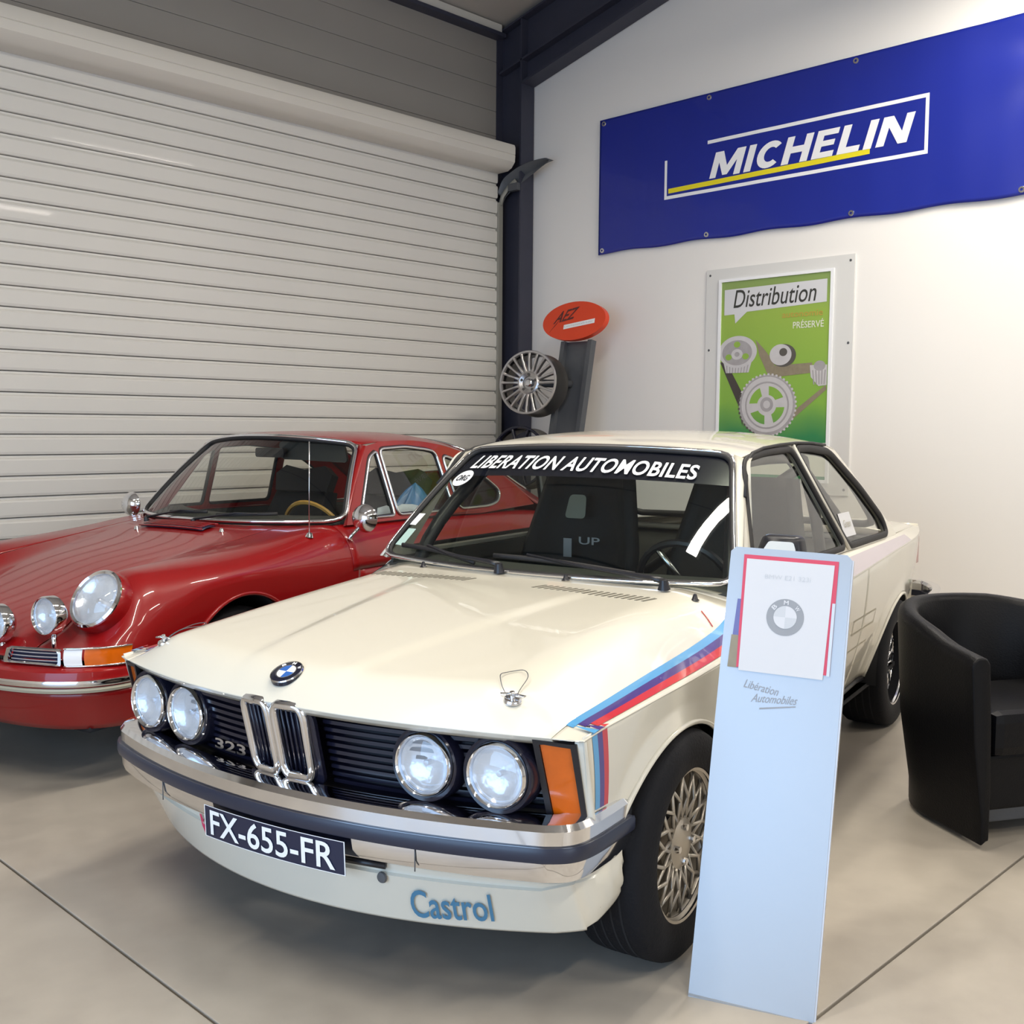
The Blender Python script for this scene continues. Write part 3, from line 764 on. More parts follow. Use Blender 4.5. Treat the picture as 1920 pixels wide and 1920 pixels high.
md = o.modifiers.new('bevel', 'BEVEL'); md.width = .012; md.segments = 3; md.limit_method = 'ANGLE'; md.angle_limit = .9
# seat cushion, front rail, feet
def chair_block(name, ha, f0_, f1, z0, z1, m, bev):
    o = box(name, (-ha, f0_, z0), (ha, f1, z1), m, ch, bev)
    Mx = Matrix.Identity(4)
    for i in range(3): Mx[i][0], Mx[i][1], Mx[i][3] = rdir[i], fdir[i], CC[i]
    o.matrix_world = Mx
    return o
chair_block('seat_cushion', RAD - TH - .03, -.15, ARM - .005, .30, .45, 'leather', .035)
chair_block('front_rail', RAD - TH - .01, ARM - .16, ARM - .04, .115, .30, 'leather', .012)
chair_block('base_rail', RAD - TH - .06, -.08, ARM - .10, .05, .115, 'post_grey', .008)
for a, b in ((-.18, .10), (.18, .10), (-.16, -.14), (.16, -.14)):
    p = CC + rdir * a + fdir * b
    lathe('foot', [(0, 0), (.022, 0), (.024, .05), (0, .05)], (p.x, p.y, 0), (0, 0, 1), 'black_plastic', ch, 14)

# ------------------------------------------------------------------ cars: shared pieces
def cam_ground(a, b):       # camera ground frame (right, forward) -> room coordinates
    return Vector((a * math.sin(WA) + b * math.cos(WA), -a * math.cos(WA) + b * math.sin(WA), 0))
def car_empty(name, co, yaw):
    ay = cam_ground(math.cos(yaw), -math.sin(yaw))
    return empty(name, cam_ground(*co), math.atan2(ay.y, ay.x))
def headlamp(parent, c, n, R, ring_w, ringm='chrome', dome=.012, bowl=.05, name='headlamp'):
    a, b, n = basis(n)
    h = lathe(name, [(R * .84, -.004), (R * .86, .008), (R * .93, .013), (R, .006), (R * 1.0, -.03), (R * .80, -bowl - .01), (0, -bowl - .012)], c, n, ringm, parent, 44)
    lathe('reflector', [(R * .85, -.002), (R * .70, -bowl * .55), (R * .42, -bowl * .88), (R * .12, -bowl), (0, -bowl)], c, n, 'reflector', h, 40)
    lathe('bulb', [(R * .10, -bowl), (R * .10, -bowl * .45), (R * .07, -bowl * .3), (0, -bowl * .28)], c, n, 'bright_metal', h, 16)
    lathe('lens', [(0, dome), (R * .3, dome * .92), (R * .6, dome * .65), (R * .80, dome * .2), (R * .86, -.001)], c, n, 'lens_glass', h, 40)
    return h
def road_wheel(parent, c, side, R, width, rimR, style, rimm='alloy', deep=.03):
    """wheel axis along local x; side=+1 outer face towards +x"""
    cx, cy, cz = c
    hub = mesh('wheel', [(0, 0, 0)], [], rimm, parent)          # replaced below by the tyre lathe
    bpy.data.objects.remove(hub)
    w = width; T = lathe('wheel', [(rimR * .97, -.012), (rimR * 1.0, .0), (rimR * 1.06, .004), (rimR * 1.2, .007), (R * .93, .002), (R * .975, -.008), (R * .995, -.022), (R, -.04), (R, -w + .04), (R * .99, -w + .015), (R * .95, -w), (rimR, -w), (rimR * .93, -w + .01), (rimR * .93, -.02)], c, (side, 0, 0), 'tyre', parent, 64)
    for d in (-.055, -w * .42, -w * .58, -w + .055):
        lathe('tread_groove', [(R + .0006, d + .003), (R + .0006, d - .003)], c, (side, 0, 0), 'dark_under', T, 64)
    lathe('rim', [(rimR * .955, -.006), (rimR * .99, -.004), (rimR, -.010), (rimR * .96, -.02), (rimR * .93, -deep), (rimR * .90, -deep - .01), (rimR * .88, -w * .8), (0, -w * .82)], c, (side, 0, 0), rimm if style != 'dark' else 'alloy', T, 56)
    v = Vector(c)
    def wp(r, a, d): return v + Vector((side * d, r * math.cos(a), r * math.sin(a)))
    if style == 'lattice':
        for i in range(16):
            for tw in (-1, 1):
                a0 = 2 * pi * i / 16; a1 = a0 + tw * .42
                p = [wp(rimR * .30, a0 - tw * .1, -deep - .005), wp(rimR * .62, (a0 * .5 + a1 * .5), -deep + .004), wp(rimR * .92, a1, -deep - .004)]
                tube('spoke', p, .0055, rimm, T, seg=5)
        lathe('hub', [(0, .0), (.045, -.004), (.065, -.012), (.07, -.04)], wp(0, 0, -deep + .012), (side, 0, 0), rimm, T, 28)
        for k in range(4): lathe('wheel_nut', [(0, .012), (.009, .012), (.010, 0)], wp(.045, pi / 2 * k, -deep + .004), (side, 0, 0), 'chrome', T, 8)
    else:
        for i in range(5):
            a = 2 * pi * i / 5
            tube('spoke', [wp(.03, a, -deep), wp(rimR * .6, a, -deep + .012), wp(rimR * .93, a, -deep)], [.03, .028, .034], rimm, T, seg=8, flat=.4, up=(side, 0, 0))
        lathe('hub', [(0, .0), (.04, -.004), (.06, -.015), (.065, -.04)], wp(0, 0, -deep + .018), (side, 0, 0), rimm, T, 24)
    return T
def mirror_pts(pts): return [(-p[0], p[1], p[2]) for p in pts]

# ------------------------------------------------------------------ cream two-door sedan
car = car_empty('two_door_sedan', (-.594, 2.498), math.radians(32.3))
tag(car, 'cream two-door sedan with tricolour side stripes and LIBERATION AUTOMOBILES across the windscreen', 'car')
def vf(u): return .02 + .30 * u * u
ztop = pchip([(0, .742), (.09, .757), (.2, .774), (.4, .797), (.75, .830), (1.0, .850), (1.25, .868), (1.45, .876)])
zedge = pchip([(0, .694), (.25, .703), (.6, .728), (1.1, .772), (1.35, .845), (1.45, .865)])
zcr = pchip([(0, .686), (.2, .692), (.6, .708), (.9, .718), (1.4, .748), (2.36, .796), (3.4, .842), (4.2, .850)])
ucr = pchip([(.15, .765), (.4, .777), (.8, .785), (2.0, .785), (2.8, .778), (3.3, .765), (3.6, .742), (3.9, .70), (4.16, .645)])
US = .70
def zfull(u, v):
    a = abs(u); zt, ze = ztop(v), zedge(v)
    if a <= .50:
        e = .125 + .16 * v; rdg = .0065 * (1 - sstep(e, e + .035, a)) * (1 - sstep(.9, 1.15, v))
        return zt + .006 * (1 - (a / .5) ** 2) + rdg
    if a <= US:
        t = (a - .50) / (US - .50); return zt + (ze - zt) * (t * t * (1.55 - .55 * t))
    t = (a - US) / max(ucr(v) - US, .02); return ze + (zcr(v) - ze) * min(t, 1)
LIPZ = .697
def hoodz(u, v):
    d = max(v - vf(u), 0); z = zfull(u, v)
    k = max(0, 1 - d / .13); lip = LIPZ - .012 * (abs(u) / .765) ** 2
    return z - max(z - lip, 0) * k ** 2.1
def hoodp(u, v, lift=0.0): return Vector((u, v, hoodz(u, v) + lift))
def vrear(u): return 1.215 + .10 * (u / .7) ** 2
def tlist(n): return [(i / (n - 1)) ** 1.7 for i in range(n)]
def hood_fn(u, t):
    if t < 0:      # rolled-under lip
        p = hoodp(u, vf(u)); return p + Vector((0, .010 * -t, -.010 * -t))
    v0, v1 = vf(u), vrear(u) - .025; return hoodp(u, v0 + (v1 - v0) * t)
grid('hood', hood_fn, [US * math.sin(pi / 2 * x) for x in lin(-1, 1, 101)], [-2, -1, -.2] + tlist(46), 'cream_paint', car, solid=.004)
def cowl_fn(u, t):
    v = vrear(u) - .022 + (.05) * t; return hoodp(u, v, -.001)
grid('cowl', cowl_fn, lin(-US, US, 41), lin(0, 1, 5), 'cream_paint', car, solid=.004)
ARCH = ((.70, .365, .315), (3.262, .355, .325))
def zlow(v):
    z = .285
    if v < .36: z = .45
    if v > 3.75: z = .34
    for c, a, b in ARCH:
        if abs(v - c) < a: z = max(z, .29 + b * math.sqrt(max(0, 1 - ((v - c) / a) ** 2)))
    return z
def side_u(v, z):
    t = max(0, (zcr(v) - z)) / .45
    f = 0
    for c, a, b in ARCH:
        r = math.hypot((v - c) / (a + .0), (z - .29) / b)
        f = max(f, .014 * max(0, 1 - (r - 1) / .16)) if z > .28 else f
    return ucr(v) - .004 - .072 * t * t + f - .018 * sstep(0, .10, zcr(v) - z) * 0
def vstations():
    vs_ = set(np.round(np.linspace(.20, 4.16, 90), 4))
    for c, a, b in ARCH:
        for k in range(33): vs_.add(round(c - a * math.cos(pi * k / 32), 4))
        vs_.add(round(c - a - .002, 4)); vs_.add(round(c + a + .002, 4))
    return sorted(vs_)
VS = vstations()
for sgn in (-1, 1):
    def fender_fn(v, t, sgn=sgn):      # shoulder between hood seam / window base and the crease
        return None
    # front fender top
    def ft(v, t, sgn=sgn):
        uu = US + .002 + (ucr(v) - US - .002) * t; v2 = max(v, vf(uu)); return Vector((sgn * uu, v2, hoodz(uu, v2)))
    vv = [v for v in VS if v <= 1.36] 
    grid('fender_top', ft, lin(vf(US), .33, 30) + [v for v in vv if v > .335], lin(0, 1, 9), 'cream_paint', car, solid=.003)
    # shoulder under the side windows and the rear
    def sh(v, t, sgn=sgn):
        ui = .70 if v < 3.3 else .70 - (v - 3.3) * .085; zi = .878 if v < 3.4 else .878 - (v - 3.4) * .02
        w = sstep(1.30, 1.46, v); ze = zedge(min(v, 1.45)); zi = zi * w + ze * (1 - w)
        uu = ui + (ucr(v) - ui) * t; zz_ = zi + (zcr(v) - zi) * (t ** 1.35); return Vector((sgn * uu, v, zz_))
    grid('shoulder', sh, [v for v in VS if v >= 1.34], lin(0, 1, 9), 'cream_paint', car, solid=.003)
    # side panels: fender, door, rear quarter
    def sd(v, t, sgn=sgn):
        z1, z0 = zcr(v), zlow(v); z = z1 + (z0 - z1) * t
        vv_ = v + .25 * (.69 - z) * (1 - sstep(.2, .5, v)); return Vector((sgn * side_u(v, z), vv_, z))
    for nm, a, b in (('front_fender', .19, 1.40), ('door', 1.40, 2.56), ('rear_quarter', 2.56, 4.17)):
        st_ = [v for v in VS if a < v < b] + [a + .004, b - .004] if nm != 'front_fender' else [v for v in VS if a < v < b] + [b - .004]
        st_ = sorted(set(st_))
        pnl = grid(nm, sd, st_, lin(0, 1, 16), 'cream_paint', car, solid=.003)
    for c, a, b in ARCH:
        pts = [Vector((sgn * (side_u(c - a * math.cos(q), .29 + b * math.sin(q)) + .001), c - a * math.cos(q), .29 + b * math.sin(q))) for q in lin(.0, pi, 40)]
        tube('arch_lip', pts, .007, 'cream_paint', car, seg=6)
        # wheel well liner
        def well(q, t, c=c, a=a, b=b, sgn=sgn): return Vector((sgn * (.74 - .40 * t), c - a * math.cos(q), .285 + (b + .002) * math.sin(q)))
        grid('wheel_well', well, lin(-.1, pi + .1, 28), lin(0, 1, 4), 'dark_under', car)
        mesh('wheel_well', [(sgn * .35, c - a, .15), (sgn * .35, c + a, .15), (sgn * .35, c + a, .62), (sgn * .35, c - a, .62)], [(0, 1, 2, 3)], 'dark_under', car, False)
    tube('sill_trim', [Vector((sgn * side_u(v, .29), v, .284)) for v in lin(1.08, 2.89, 20)], .012, 'black_plastic', car, seg=6)
    # body-coloured corner beside the indicator
    def crn(s, t, sgn=sgn):
        uu = .742 + (.7655 - .742) * s; z = .684 - (.684 - .45) * t; return Vector((sgn * uu, vf(uu) + .012 + .25 * (.69 - z), z))
    grid('nose_corner', crn, lin(0, 1, 4), lin(0, 1, 8), 'cream_paint', car, solid=.003)
# nose: black grille backing
def gv(u, z): return vf(u) + .056 + .25 * (.694 - z)
grid('grille_backing', lambda u, z: Vector((u, gv(u, z) + .022, z)), lin(-.745, .745, 41), lin(.44, .697, 8), 'black_gloss', car, solid=-.004)
for sgn in (-1, 1):
    for k in range(10):
        z = .500 + k * .0193
        pts = [Vector((sgn * u, gv(u, z), z)) for u in lin(.118, .662, 18)]
        if sgn < 0: pts = pts[::-1]
        sweep('grille_slat', pts, [(.006, .0045), (.006, -.0045), (-.014, -.006), (-.014, .006)], 'black_gloss', car)
    # indicator: black frame and amber lens on the slanted corner
    def ind(u, z, d, sgn=sgn): return Vector((sgn * u, gv(u, z) - .036 - d, z))
    fo = [(.655, .683), (.744, .676), (.7485, .470), (.667, .470)]
    fi = [(.668, .672), (.731, .666), (.737, .482), (.679, .482)]
    n_ = 6
    def dens(p): 
        o_ = []
        for i in range(len(p)):
            for q in range(n_): o_.append(tuple(np.array(p[i]) * (1 - q / n_) + np.array(p[(i + 1) % len(p)]) * q / n_))
        return o_
    fr_ = surf_poly('indicator', dens(fo), [dens(fi)], lambda u, z: ind(u, z, .004), 'black_plastic', car, .012)
    surf_poly('indicator_lens', dens(fi), [], lambda u, z: ind(u, z, .001), 'amber', fr_, .008)
    for c in ((sgn * .578, .142, .590), (sgn * .396, .116, .590)):
        n = Vector((sgn * .08, -1, .02))
        hl = headlamp(car, c, n, .0755, .01, bowl=.024)
        lathe('lamp_surround', [(.0765, .0), (.086, .004), (.090, -.008), (.090, -.05)], Vector(c) + Vector((0, .004, 0)), n, 'black_gloss', hl, 44)
    # kidney grille half
    def kp(x, y, d=0.0): 
        z = .498 + y * .205; u = sgn * (.006 + x * .100 * (1 - .05 * (1 - y))); return Vector((u, .026 + .24 * (.700 - z) + .01 * x - d, z))
    outl = rrect(0.035, 0.06, .92, .96, .16, 4)
    outl = [(x, y) for x, y in outl]
    kd = tube('kidney_frame', [kp(x, y) for x, y in outl], .0115, 'chrome', car, closed=True, seg=8, flat=1.3, up=(0, -1, -.2))
    surf_poly('kidney_backing', rrect(.04, .03, .96, .97, .12, 3), [], lambda x, y: kp(x, y, -.028), 'black_gloss', kd, -.003)
    for k in range(5):
        x = .20 + k * .15
        tube('kidney_slat', [kp(x, .09, -.006), kp(x, .91, -.006)], .0038, 'black_gloss', kd, seg=5)
# black surround behind the kidneys
surf_poly('kidney_surround', rrect(-.122, .490, .122, .690, .03, 4), [], lambda u, z: Vector((u, .050 + .24 * (.70 - z), z)), 'black_gloss', car, .01)
text('model_badge', '323', lambda x, y: Vector((-.292 + x * .125, gv(-.2, .525) - .012 - .012 * x, .512 + y * .028)), 'bright_metal', car, bold=.02)
# badge on the hood
en_ = Vector((0, -.42, .91)).normalized(); eb = Vector((0, .91, .42)).normalized()
ec = hoodp(0, .086, .004)
em = lathe('hood_badge', [(0, .003), (.036, .0035), (.041, .002), (.042, -.01)], ec, en_, 'black_gloss', car, 40)
lathe('badge_rim', [(.0395, .0036), (.0415, .004), (.043, .001)], ec, en_, 'chrome', em, 40)
lathe('badge_rim', [(.0240, .0042), (.0255, .0046), (.027, .0042)], ec, en_, 'chrome', em, 40)
for k in range(4):
    pts = [(0, 0)] + [(.0245 * math.cos(pi / 2 * (k + t)), .0245 * math.sin(pi / 2 * (k + t))) for t in lin(0, 1, 9)]
    prism('badge_quarter', pts, ec + en_ * .0042, (1, 0, 0), eb, 0, 'white_print' if k % 2 == 0 else 'roundel_blue', em)
for k, c_ in enumerate('BMW'):
    an = math.radians(140 - 50 * k); d = (math.cos(an), math.sin(an)); t_ = (math.sin(an), -math.cos(an))
    text('badge_letter', c_, lambda x, y: ec + Vector((1, 0, 0)) * (d[0] * (.028 + .009 * y) + t_[0] * .011 * (x - .5)) + eb * (d[1] * (.028 + .009 * y) + t_[1] * .011 * (x - .5)) + en_ * .0045, 'white_print', em, bold=.02)
# hood pins with wire loops
for sgn in (-1, 1):
    c = hoodp(sgn * .581, .20, .0)
    n = Vector((sgn * .12, -.25, 1)).normalized()
    pn = lathe('hood_pin', [(0, .006), (.018, .005), (.022, .0), (.022, -.004)], c, n, 'chrome', car, 20)
    lathe('pin_stud', [(0, .022), (.006, .020), (.006, .0)], c, n, 'chrome', pn, 12)
    tube('pin_clip', [c + Vector((sgn * -.028, -.006, .012)), c + Vector((sgn * .0, .0, .014)), c + Vector((sgn * .03, .008, .010)), c + Vector((sgn * .03, -.006, .010)), c + Vector((0, -.008, .013))], .0022, 'bright_metal', pn, seg=5)
    lp = spline([(sgn * .575, .195), (sgn * .545, .21), (sgn * .515, .26), (sgn * .535, .31), (sgn * .570, .285), (sgn * .585, .215)], 6)
    tube('pin_wire', [hoodp(p[0], p[1], .004 + .008 * math.sin(i * .2) ** 2) for i, p in enumerate(lp)], .0012, 'post_grey', pn, seg=4)
# hood air slots
for sgn in (-1, 1):
    for k in range(18):
        u = sgn * (.135 + k * .0222); 
        q = [(u - .0045, 1.035), (u + .0045, 1.035), (u + .0045 + .0, 1.088), (u - .0045, 1.088)]
        tw = .018 
        mesh('air_slot', [hoodp(a + (b - 1.06) * .35, b, .0012) for a, b in q] + [hoodp(a + (b - 1.06) * .35, b, -.004) for a, b in q], [(0, 1, 2, 3), (4, 5, 6, 7), (0, 1, 5, 4), (1, 2, 6, 5), (2, 3, 7, 6), (3, 0, 4, 7)], 'vent_dark', car, False)
# bumper
def vb(u): return .006 + .275 * u * u
bpath = []
for u in lin(-.70, .70, 41): bpath.append((u, vb(u)))
cnr = [(.70, vb(.70)), (.738, .168), (.758, .200), (.767, .245), (.770, .30), (.771, .36), (.771, .425)]
cs_ = spline([(p[0], p[1], 0) for p in cnr], 4)
right = [(p[0], p[1]) for p in cs_[1:]]
bpath = [(-a, b) for a, b in right[::-1]] + bpath + right
bp3 = [Vector((a, b, 0)) for a, b in bpath]
up_bar = [(-.060, .504), (-.030, .505), (-.008, .499), (.002, .486), (.002, .453), (-.02, .451), (-.060, .48)]
lo_bar = [(-.02, .421), (.002, .419), (.000, .390), (-.008, .370), (-.026, .360), (-.04, .360), (-.04, .38)]
strip = [(-.02, .451), (.009, .453), (.012, .446), (.012, .427), (.009, .419), (-.02, .421)]
bumper = sweep('bumper', bp3, up_bar, 'chrome', car)
sweep('bumper_lower', bp3, lo_bar, 'chrome', bumper); sweep('rubber_strip', bp3, strip, 'strip_rubber', bumper)
for sgn in (-1, 1):
    i = min(range(len(bpath)), key=lambda q: abs(bpath[q][0] - sgn * .60) + (10 if bpath[q][1] > .06 else 0))
    p = bp3[i]
    tube('bumper_joint', [p + Vector((0, -.003, z)) for z in (.366, .378, .398, .418)], .0018, 'post_grey', bumper, seg=4)
# air dam
def dam_p(u, z):
    t = (z - .20) / .19; return Vector((u, (.085 + .42 * u * u) * (1 - t) + (.030 + .32 * u * u) * t + (.006 if z > .325 else -.004), z))
dz = [.200, .205, .22, .26, .30, .323, .327, .35, .372]
def dam_fn(u, z):
    p = dam_p(u, z)
    return p
dl = []
du = lin(-.66, .66, 45)
def dam_side(s, z):      # wraps from the front corner along the side to the wheel arch
    p0 = dam_p(.66, z); pts = [(.66, p0.y), (.715, p0.y + .055), (.752, p0.y + .13 - .1 * (z - .2)), (.768, .40)]
    q = spline([(a, b, 0) for a, b in pts], 6); i = min(int(s * 18), 18); lowz = .20 + max(0, s - .35) * .17
    zz_ = max(z, lowz + (z - .2) * .05) + s * .055 * ((z - .2) / .172) ** 2; return Vector((q[i][0], q[i][1], zz_))
V_ = []; cols = []
for s in lin(1, 1 / 18, 18): cols.append([Vector((-p.x, p.y, p.z)) for p in (dam_side(s, z) for z in dz)])
for u in du: cols.append([dam_fn(u, z) for z in dz])
for s in lin(1 / 18, 1, 18): cols.append([dam_side(s, z) for z in dz])
vts = [p for c in cols for p in c]
dam = sharp(mesh('air_dam', vts, gridfaces(len(cols), len(dz)), 'cream_paint', car, True, .004), 50)
text('lettering', 'Castrol', lambda x, y: dam_p(.362 + x * .190, .216 + y * .078 + x * .012) + Vector((0, -.0055, 0)), 'castrol_blue', car, bold=.012, shear=.15, slices=6)
# fog of small fittings on the air dam
lathe('tow_bolt', [(0, .006), (.012, .005), (.014, 0)], dam_p(.305, .316) + Vector((0, -.003, 0)), (0, -1, 0), 'post_grey', car, 14)
tube('plate_bracket', [dam_p(.20, .347) + Vector((0, -.012, 0)), dam_p(.318, .347) + Vector((0, -.010, 0))], .008, 'black_plastic', car, seg=6)
mesh('tow_tape', [dam_p(u, z) + Vector((0, -.004, 0)) for u, z in ((-.312, .342), (-.302, .342), (-.285, .312), (-.275, .285), (-.292, .285), (-.298, .312))], [(0, 1, 2, 3, 4, 5)], 'pink_tape', car, False)
# number plate
pc = Vector((.022, -.020, .370)); 
def plate_p(x, y, d=0.0):
    u = pc.x + (x - .5) * .458; z = pc.z + (y - .5) * .082; return Vector((u, -.006 + .26 * u * u + .05 * (.39 - z) - d, z))
pl = grid('number_plate', lambda x, y: plate_p(x, y), lin(0, 1, 17), lin(0, 1, 5), 'plate_dark', car)
for y0_, y1_ in ((0, .02), (.98, 1)):
    grid('plate_border', lambda x, y: plate_p(x, y, .0012), lin(0, 1, 17), [y0_, y1_], 'white_print', pl)
for x0_, x1_ in ((0, .006), (.994, 1)):
    grid('plate_border', lambda x, y: plate_p(x, y, .0012), [x0_, x1_], lin(0, 1, 4), 'white_print', pl)
text('plate_number', 'FX-655-FR', lambda x, y: plate_p(.05 + x * .89, .10 + y * .80, .002), 'white_print', pl, bold=.012, slices=12)

# stripes: blue, violet, red along the shoulder and down behind the indicator
def shoulder_pt(v, t, lift):
    if v < 1.36:
        uu = US + (ucr(v) - US) * t; v2 = max(v, vf(uu) + .004); return Vector((uu + lift * .5, v2, hoodz(uu, v2) + lift))
    ui = .70; w = sstep(1.30, 1.46, v); zi = .878 * w + zedge(min(v, 1.45)) * (1 - w)
    uu = ui + (ucr(v) - ui) * t; return Vector((uu + lift * .5, v, zi + (zcr(v) - zi) * t ** 1.35 + lift))
def down_pt(vo, z, lift, sgn):
    v = vo + .22; vv_ = v + .25 * (.69 - z) * (1 - sstep(.2, .5, v)); return Vector((sgn * (side_u(v, z) + lift), vv_, z))
for sgn in (-1, 1):
    for j, m_ in enumerate(('blue_stripe', 'violet_stripe', 'red_stripe')):
        t0, t1 = -.02 + j * .27, -.02 + (j + 1) * .27
        vst = .235 + .022 * j
        grid('stripe', lambda v, t: Vector((sgn, 1, 1)) * shoulder_pt(v, t, .0016) if False else Vector((sgn * shoulder_pt(v, t, .0016).x, shoulder_pt(v, t, .0016).y, shoulder_pt(v, t, .0016).z)), lin(vst, 1.34, 30), lin(max(t0, -.02), t1, 4), m_, car)
        vo0, vo1 = .012 + j * .022, .012 + (j + 1) * .022
        def dn(s, t, j=j, vo0=vo0, vo1=vo1, sgn=sgn):
            zt = zcr(.25) - .001; z = zt + (.505 - zt) * t; return down_pt(vo0 + (vo1 - vo0) * s, z, .0016, sgn)
        grid('stripe', dn, lin(0, 1, 3), lin(0, 1, 8), m_, car)
        # mitre joining the two runs
        def mi(s, t, j=j, sgn=sgn):
            tt = t0 + (t1 - t0) * s
            vd = vo0 + (vo1 - vo0) * s + .22
            q = shoulder_pt((vst + .001) * (1 - t) + vd * t, tt * (1 - t) + t, .0060); return Vector((sgn * q.x, q.y, q.z))
        grid('stripe', mi, lin(0, 1, 3), lin(0, 1, 6), m_, car)
    grid('stripe', lambda v, t: Vector((sgn * shoulder_pt(v, t, .0016).x, shoulder_pt(v, t, .0016).y, shoulder_pt(v, t, .0016).z)), lin(1.4, 3.45, 30), lin(.35, .95, 5), 'mauve_stripe', car)
# faint sponsor decals low on the near side
def decal(u0_, v0_, z0_, v1_, z1_, t):
    def f(v, z): return Vector((side_u(v, z) + .0015, v, z))
    for a, b, c_, d in ((v0_, v1_, z1_ - t, z1_), (v0_, v1_, z0_, z0_ + t), (v0_, v0_ + t, z0_, z1_), (v1_ - t, v1_, z0_, z1_)):
        grid('decal_line', lambda v, z: f(v, z), lin(a, b, 6), lin(c_, d, 2), 'decal_grey', car)
decal(.76, 2.40, .555, 2.78, .615, .006); decal(.74, 2.36, .40, 2.72, .49, .005)
text('decal_text', 'MOTUL', lambda x, y: Vector((side_u(2.42 + x * .33, .46) + .0016, 2.42 + x * .33, .445 + y * .06)), 'decal_grey', car, bold=.01) if False else None

# ---------------------------------------------------------------- greenhouse
def gu(z): return .70 - (z - .878) * (.70 - .560) / (1.30 - .878)
def gp(v, z, out=0.0): return Vector((gu(z) + out, v, z))
outer = [(1.315, .878), (1.50, 1.077), (1.665, 1.252), (1.74, 1.279), (1.86, 1.294), (2.05, 1.304), (2.25, 1.309), (2.45, 1.307), (2.62, 1.298), (2.76, 1.275), (2.95, 1.16), (3.15, 1.03), (3.30, .925), (3.36, .878)]
w_door = roundpoly([(1.445, .892), (1.645, 1.256), (1.90, 1.279), (2.185, 1.287), (2.50, .892)], .05, 5)
w_qtr = roundpoly([(2.225, 1.287), (2.40, 1.288), (2.66, 1.270), (2.97, 1.110), (3.185, .965), (3.20, .892), (2.545, .892)], .05, 5)
od = []
for i in range(len(outer)):
    a, b = np.array(outer[i]), np.array(outer[(i + 1) % len(outer)])
    for q in range(3): od.append(tuple(a + (b - a) * q / 3))
for sgn in (-1, 1):
    F_ = lambda v, z, o=0.0: Vector((sgn * (gu(z) + o), v, z))
    sf_ = surf_poly('side_frame', od, [w_door, w_qtr], lambda v, z: F_(v, z, .004), 'cream_paint', car, .022 if sgn < 0 else .022)
    for nm, w in (('door_window', w_door), ('quarter_window', w_qtr)):
        g_ = surf_poly(nm, w, [], lambda v, z: F_(v, z, -.008), 'clear_glass', car)
        tube('window_seal', [F_(v, z, .004) for v, z in w], .0135 if nm == 'door_window' else .016, 'rubber', g_, closed=True, seg=8, up=(1, 0, 0), flat=.6)
    tube('pillar_trim', [F_(2.200, 1.30, .010), F_(2.36, 1.09, .010), F_(2.525, .885, .010)], .008, 'cream_paint', car, seg=6)
    tube('drip_rail', [F_(v, z, .010) for v, z in [(1.55, 1.14)] + outer[2:9]], .006, 'rubber', car, seg=6)
# windscreen
def ws(s, t):      # s -1..1 across, t 0 bottom..1 top
    sb = Vector((.694 * s, 1.205 + .100 * s * s, .868 + .009 * s * s))
    st_ = Vector((.533 * s, 1.632 + .052 * s * s, 1.291 - .020 * s * s))
    p = sb.lerp(st_, t); b = .030 * math.sin(pi * t) * (1 - .4 * s * s); return p + Vector((0, -b * .62, b * .5))
def wst(x, y): return ws(x, y)
wsn = lambda s, t: (ws(s + .01, t) - ws(s - .01, t)).cross(ws(s, t + .01) - ws(s, t - .01)).normalized()
wo = roundpoly([(-1, 0), (1, 0), (1, 1), (-1, 1)], .10, 6)
def ws_in(k): return [(x * (1 - k), .5 + (y - .5) * (1 - 2.2 * k)) for x, y in wo]
wsd = []
gl = grid('windscreen', lambda s, t: ws(s, t), lin(-.985, .985, 31), lin(.02, .98, 15), 'car_glass', car)
def ring_pts(k, lift):
    P = resample([(x, y) for x, y in ws_in(k)], 120, True); return [ws(a, b) + wsn(a, b) * lift for a, b in P]
tube('windscreen_seal', ring_pts(.012, .004), .0105, 'rubber', gl, closed=True, seg=8)
tube('windscreen_trim', ring_pts(.004, .010), .0075, 'chrome', gl, closed=True, seg=6)
text('windscreen_lettering', 'LIBERATION AUTOMOBILES', lambda x, y: ws(-.865 + x * 1.66, .795 + y * .128 - .045 * x) + wsn(-.865 + x * 1.67, .88) * .004, 'white_print', gl, bold=.022, shear=.25, slices=44, space=1.06)
# sun band behind the lettering
grid('sun_band', lambda s, t: ws(s, t) - wsn(s, t) * .004, lin(-.98, .98, 31), lin(.735, .975, 5), 'black_gloss', gl)
def ws_disc(name, s0, t0, rs, rt, m, lift): 
    surf_poly(name, ellipse(0, 0, 1, 1, 28), [], lambda a, b: ws(s0 + a * rs, t0 + b * rt) + wsn(s0, t0) * lift, m, gl)
ws_disc('round_sticker', -.845, .70, .075, .075, 'white_print', .003)
text('sticker_text', 'ORG', lambda x, y: ws(-.895 + x * .10, .672 + y * .055) + wsn(-.845, .70) * .0045, 'black_plastic', gl, bold=.02, shear=.2)
for (a, b, c_, d, m_) in ((-.975, .27, -.91, .37, 'white_print'), (-.965, .10, -.89, .24, 'sticker_green')):
    surf_poly('inspection_sticker', [(a, b), (c_ - .01, b), (c_, d), (a + .01, d)], [], lambda s, t: ws(s, t) + wsn(s, t) * .003, m_, gl)
# A pillar skins
for sgn in (-1, 1):
    def ap(t, s, sgn=sgn):
        a = ws(1.0, t); b = gp(1.315 + .355 * t, .878 + (1.256 - .878) * t, .004); p = a.lerp(b, s); o_ = .006 * math.sin(pi * s); return Vector((sgn * (p.x + o_), p.y - o_, p.z))
    grid('windscreen_pillar', ap, lin(0, 1, 14), lin(0, 1, 4), 'cream_paint', car, solid=.003)
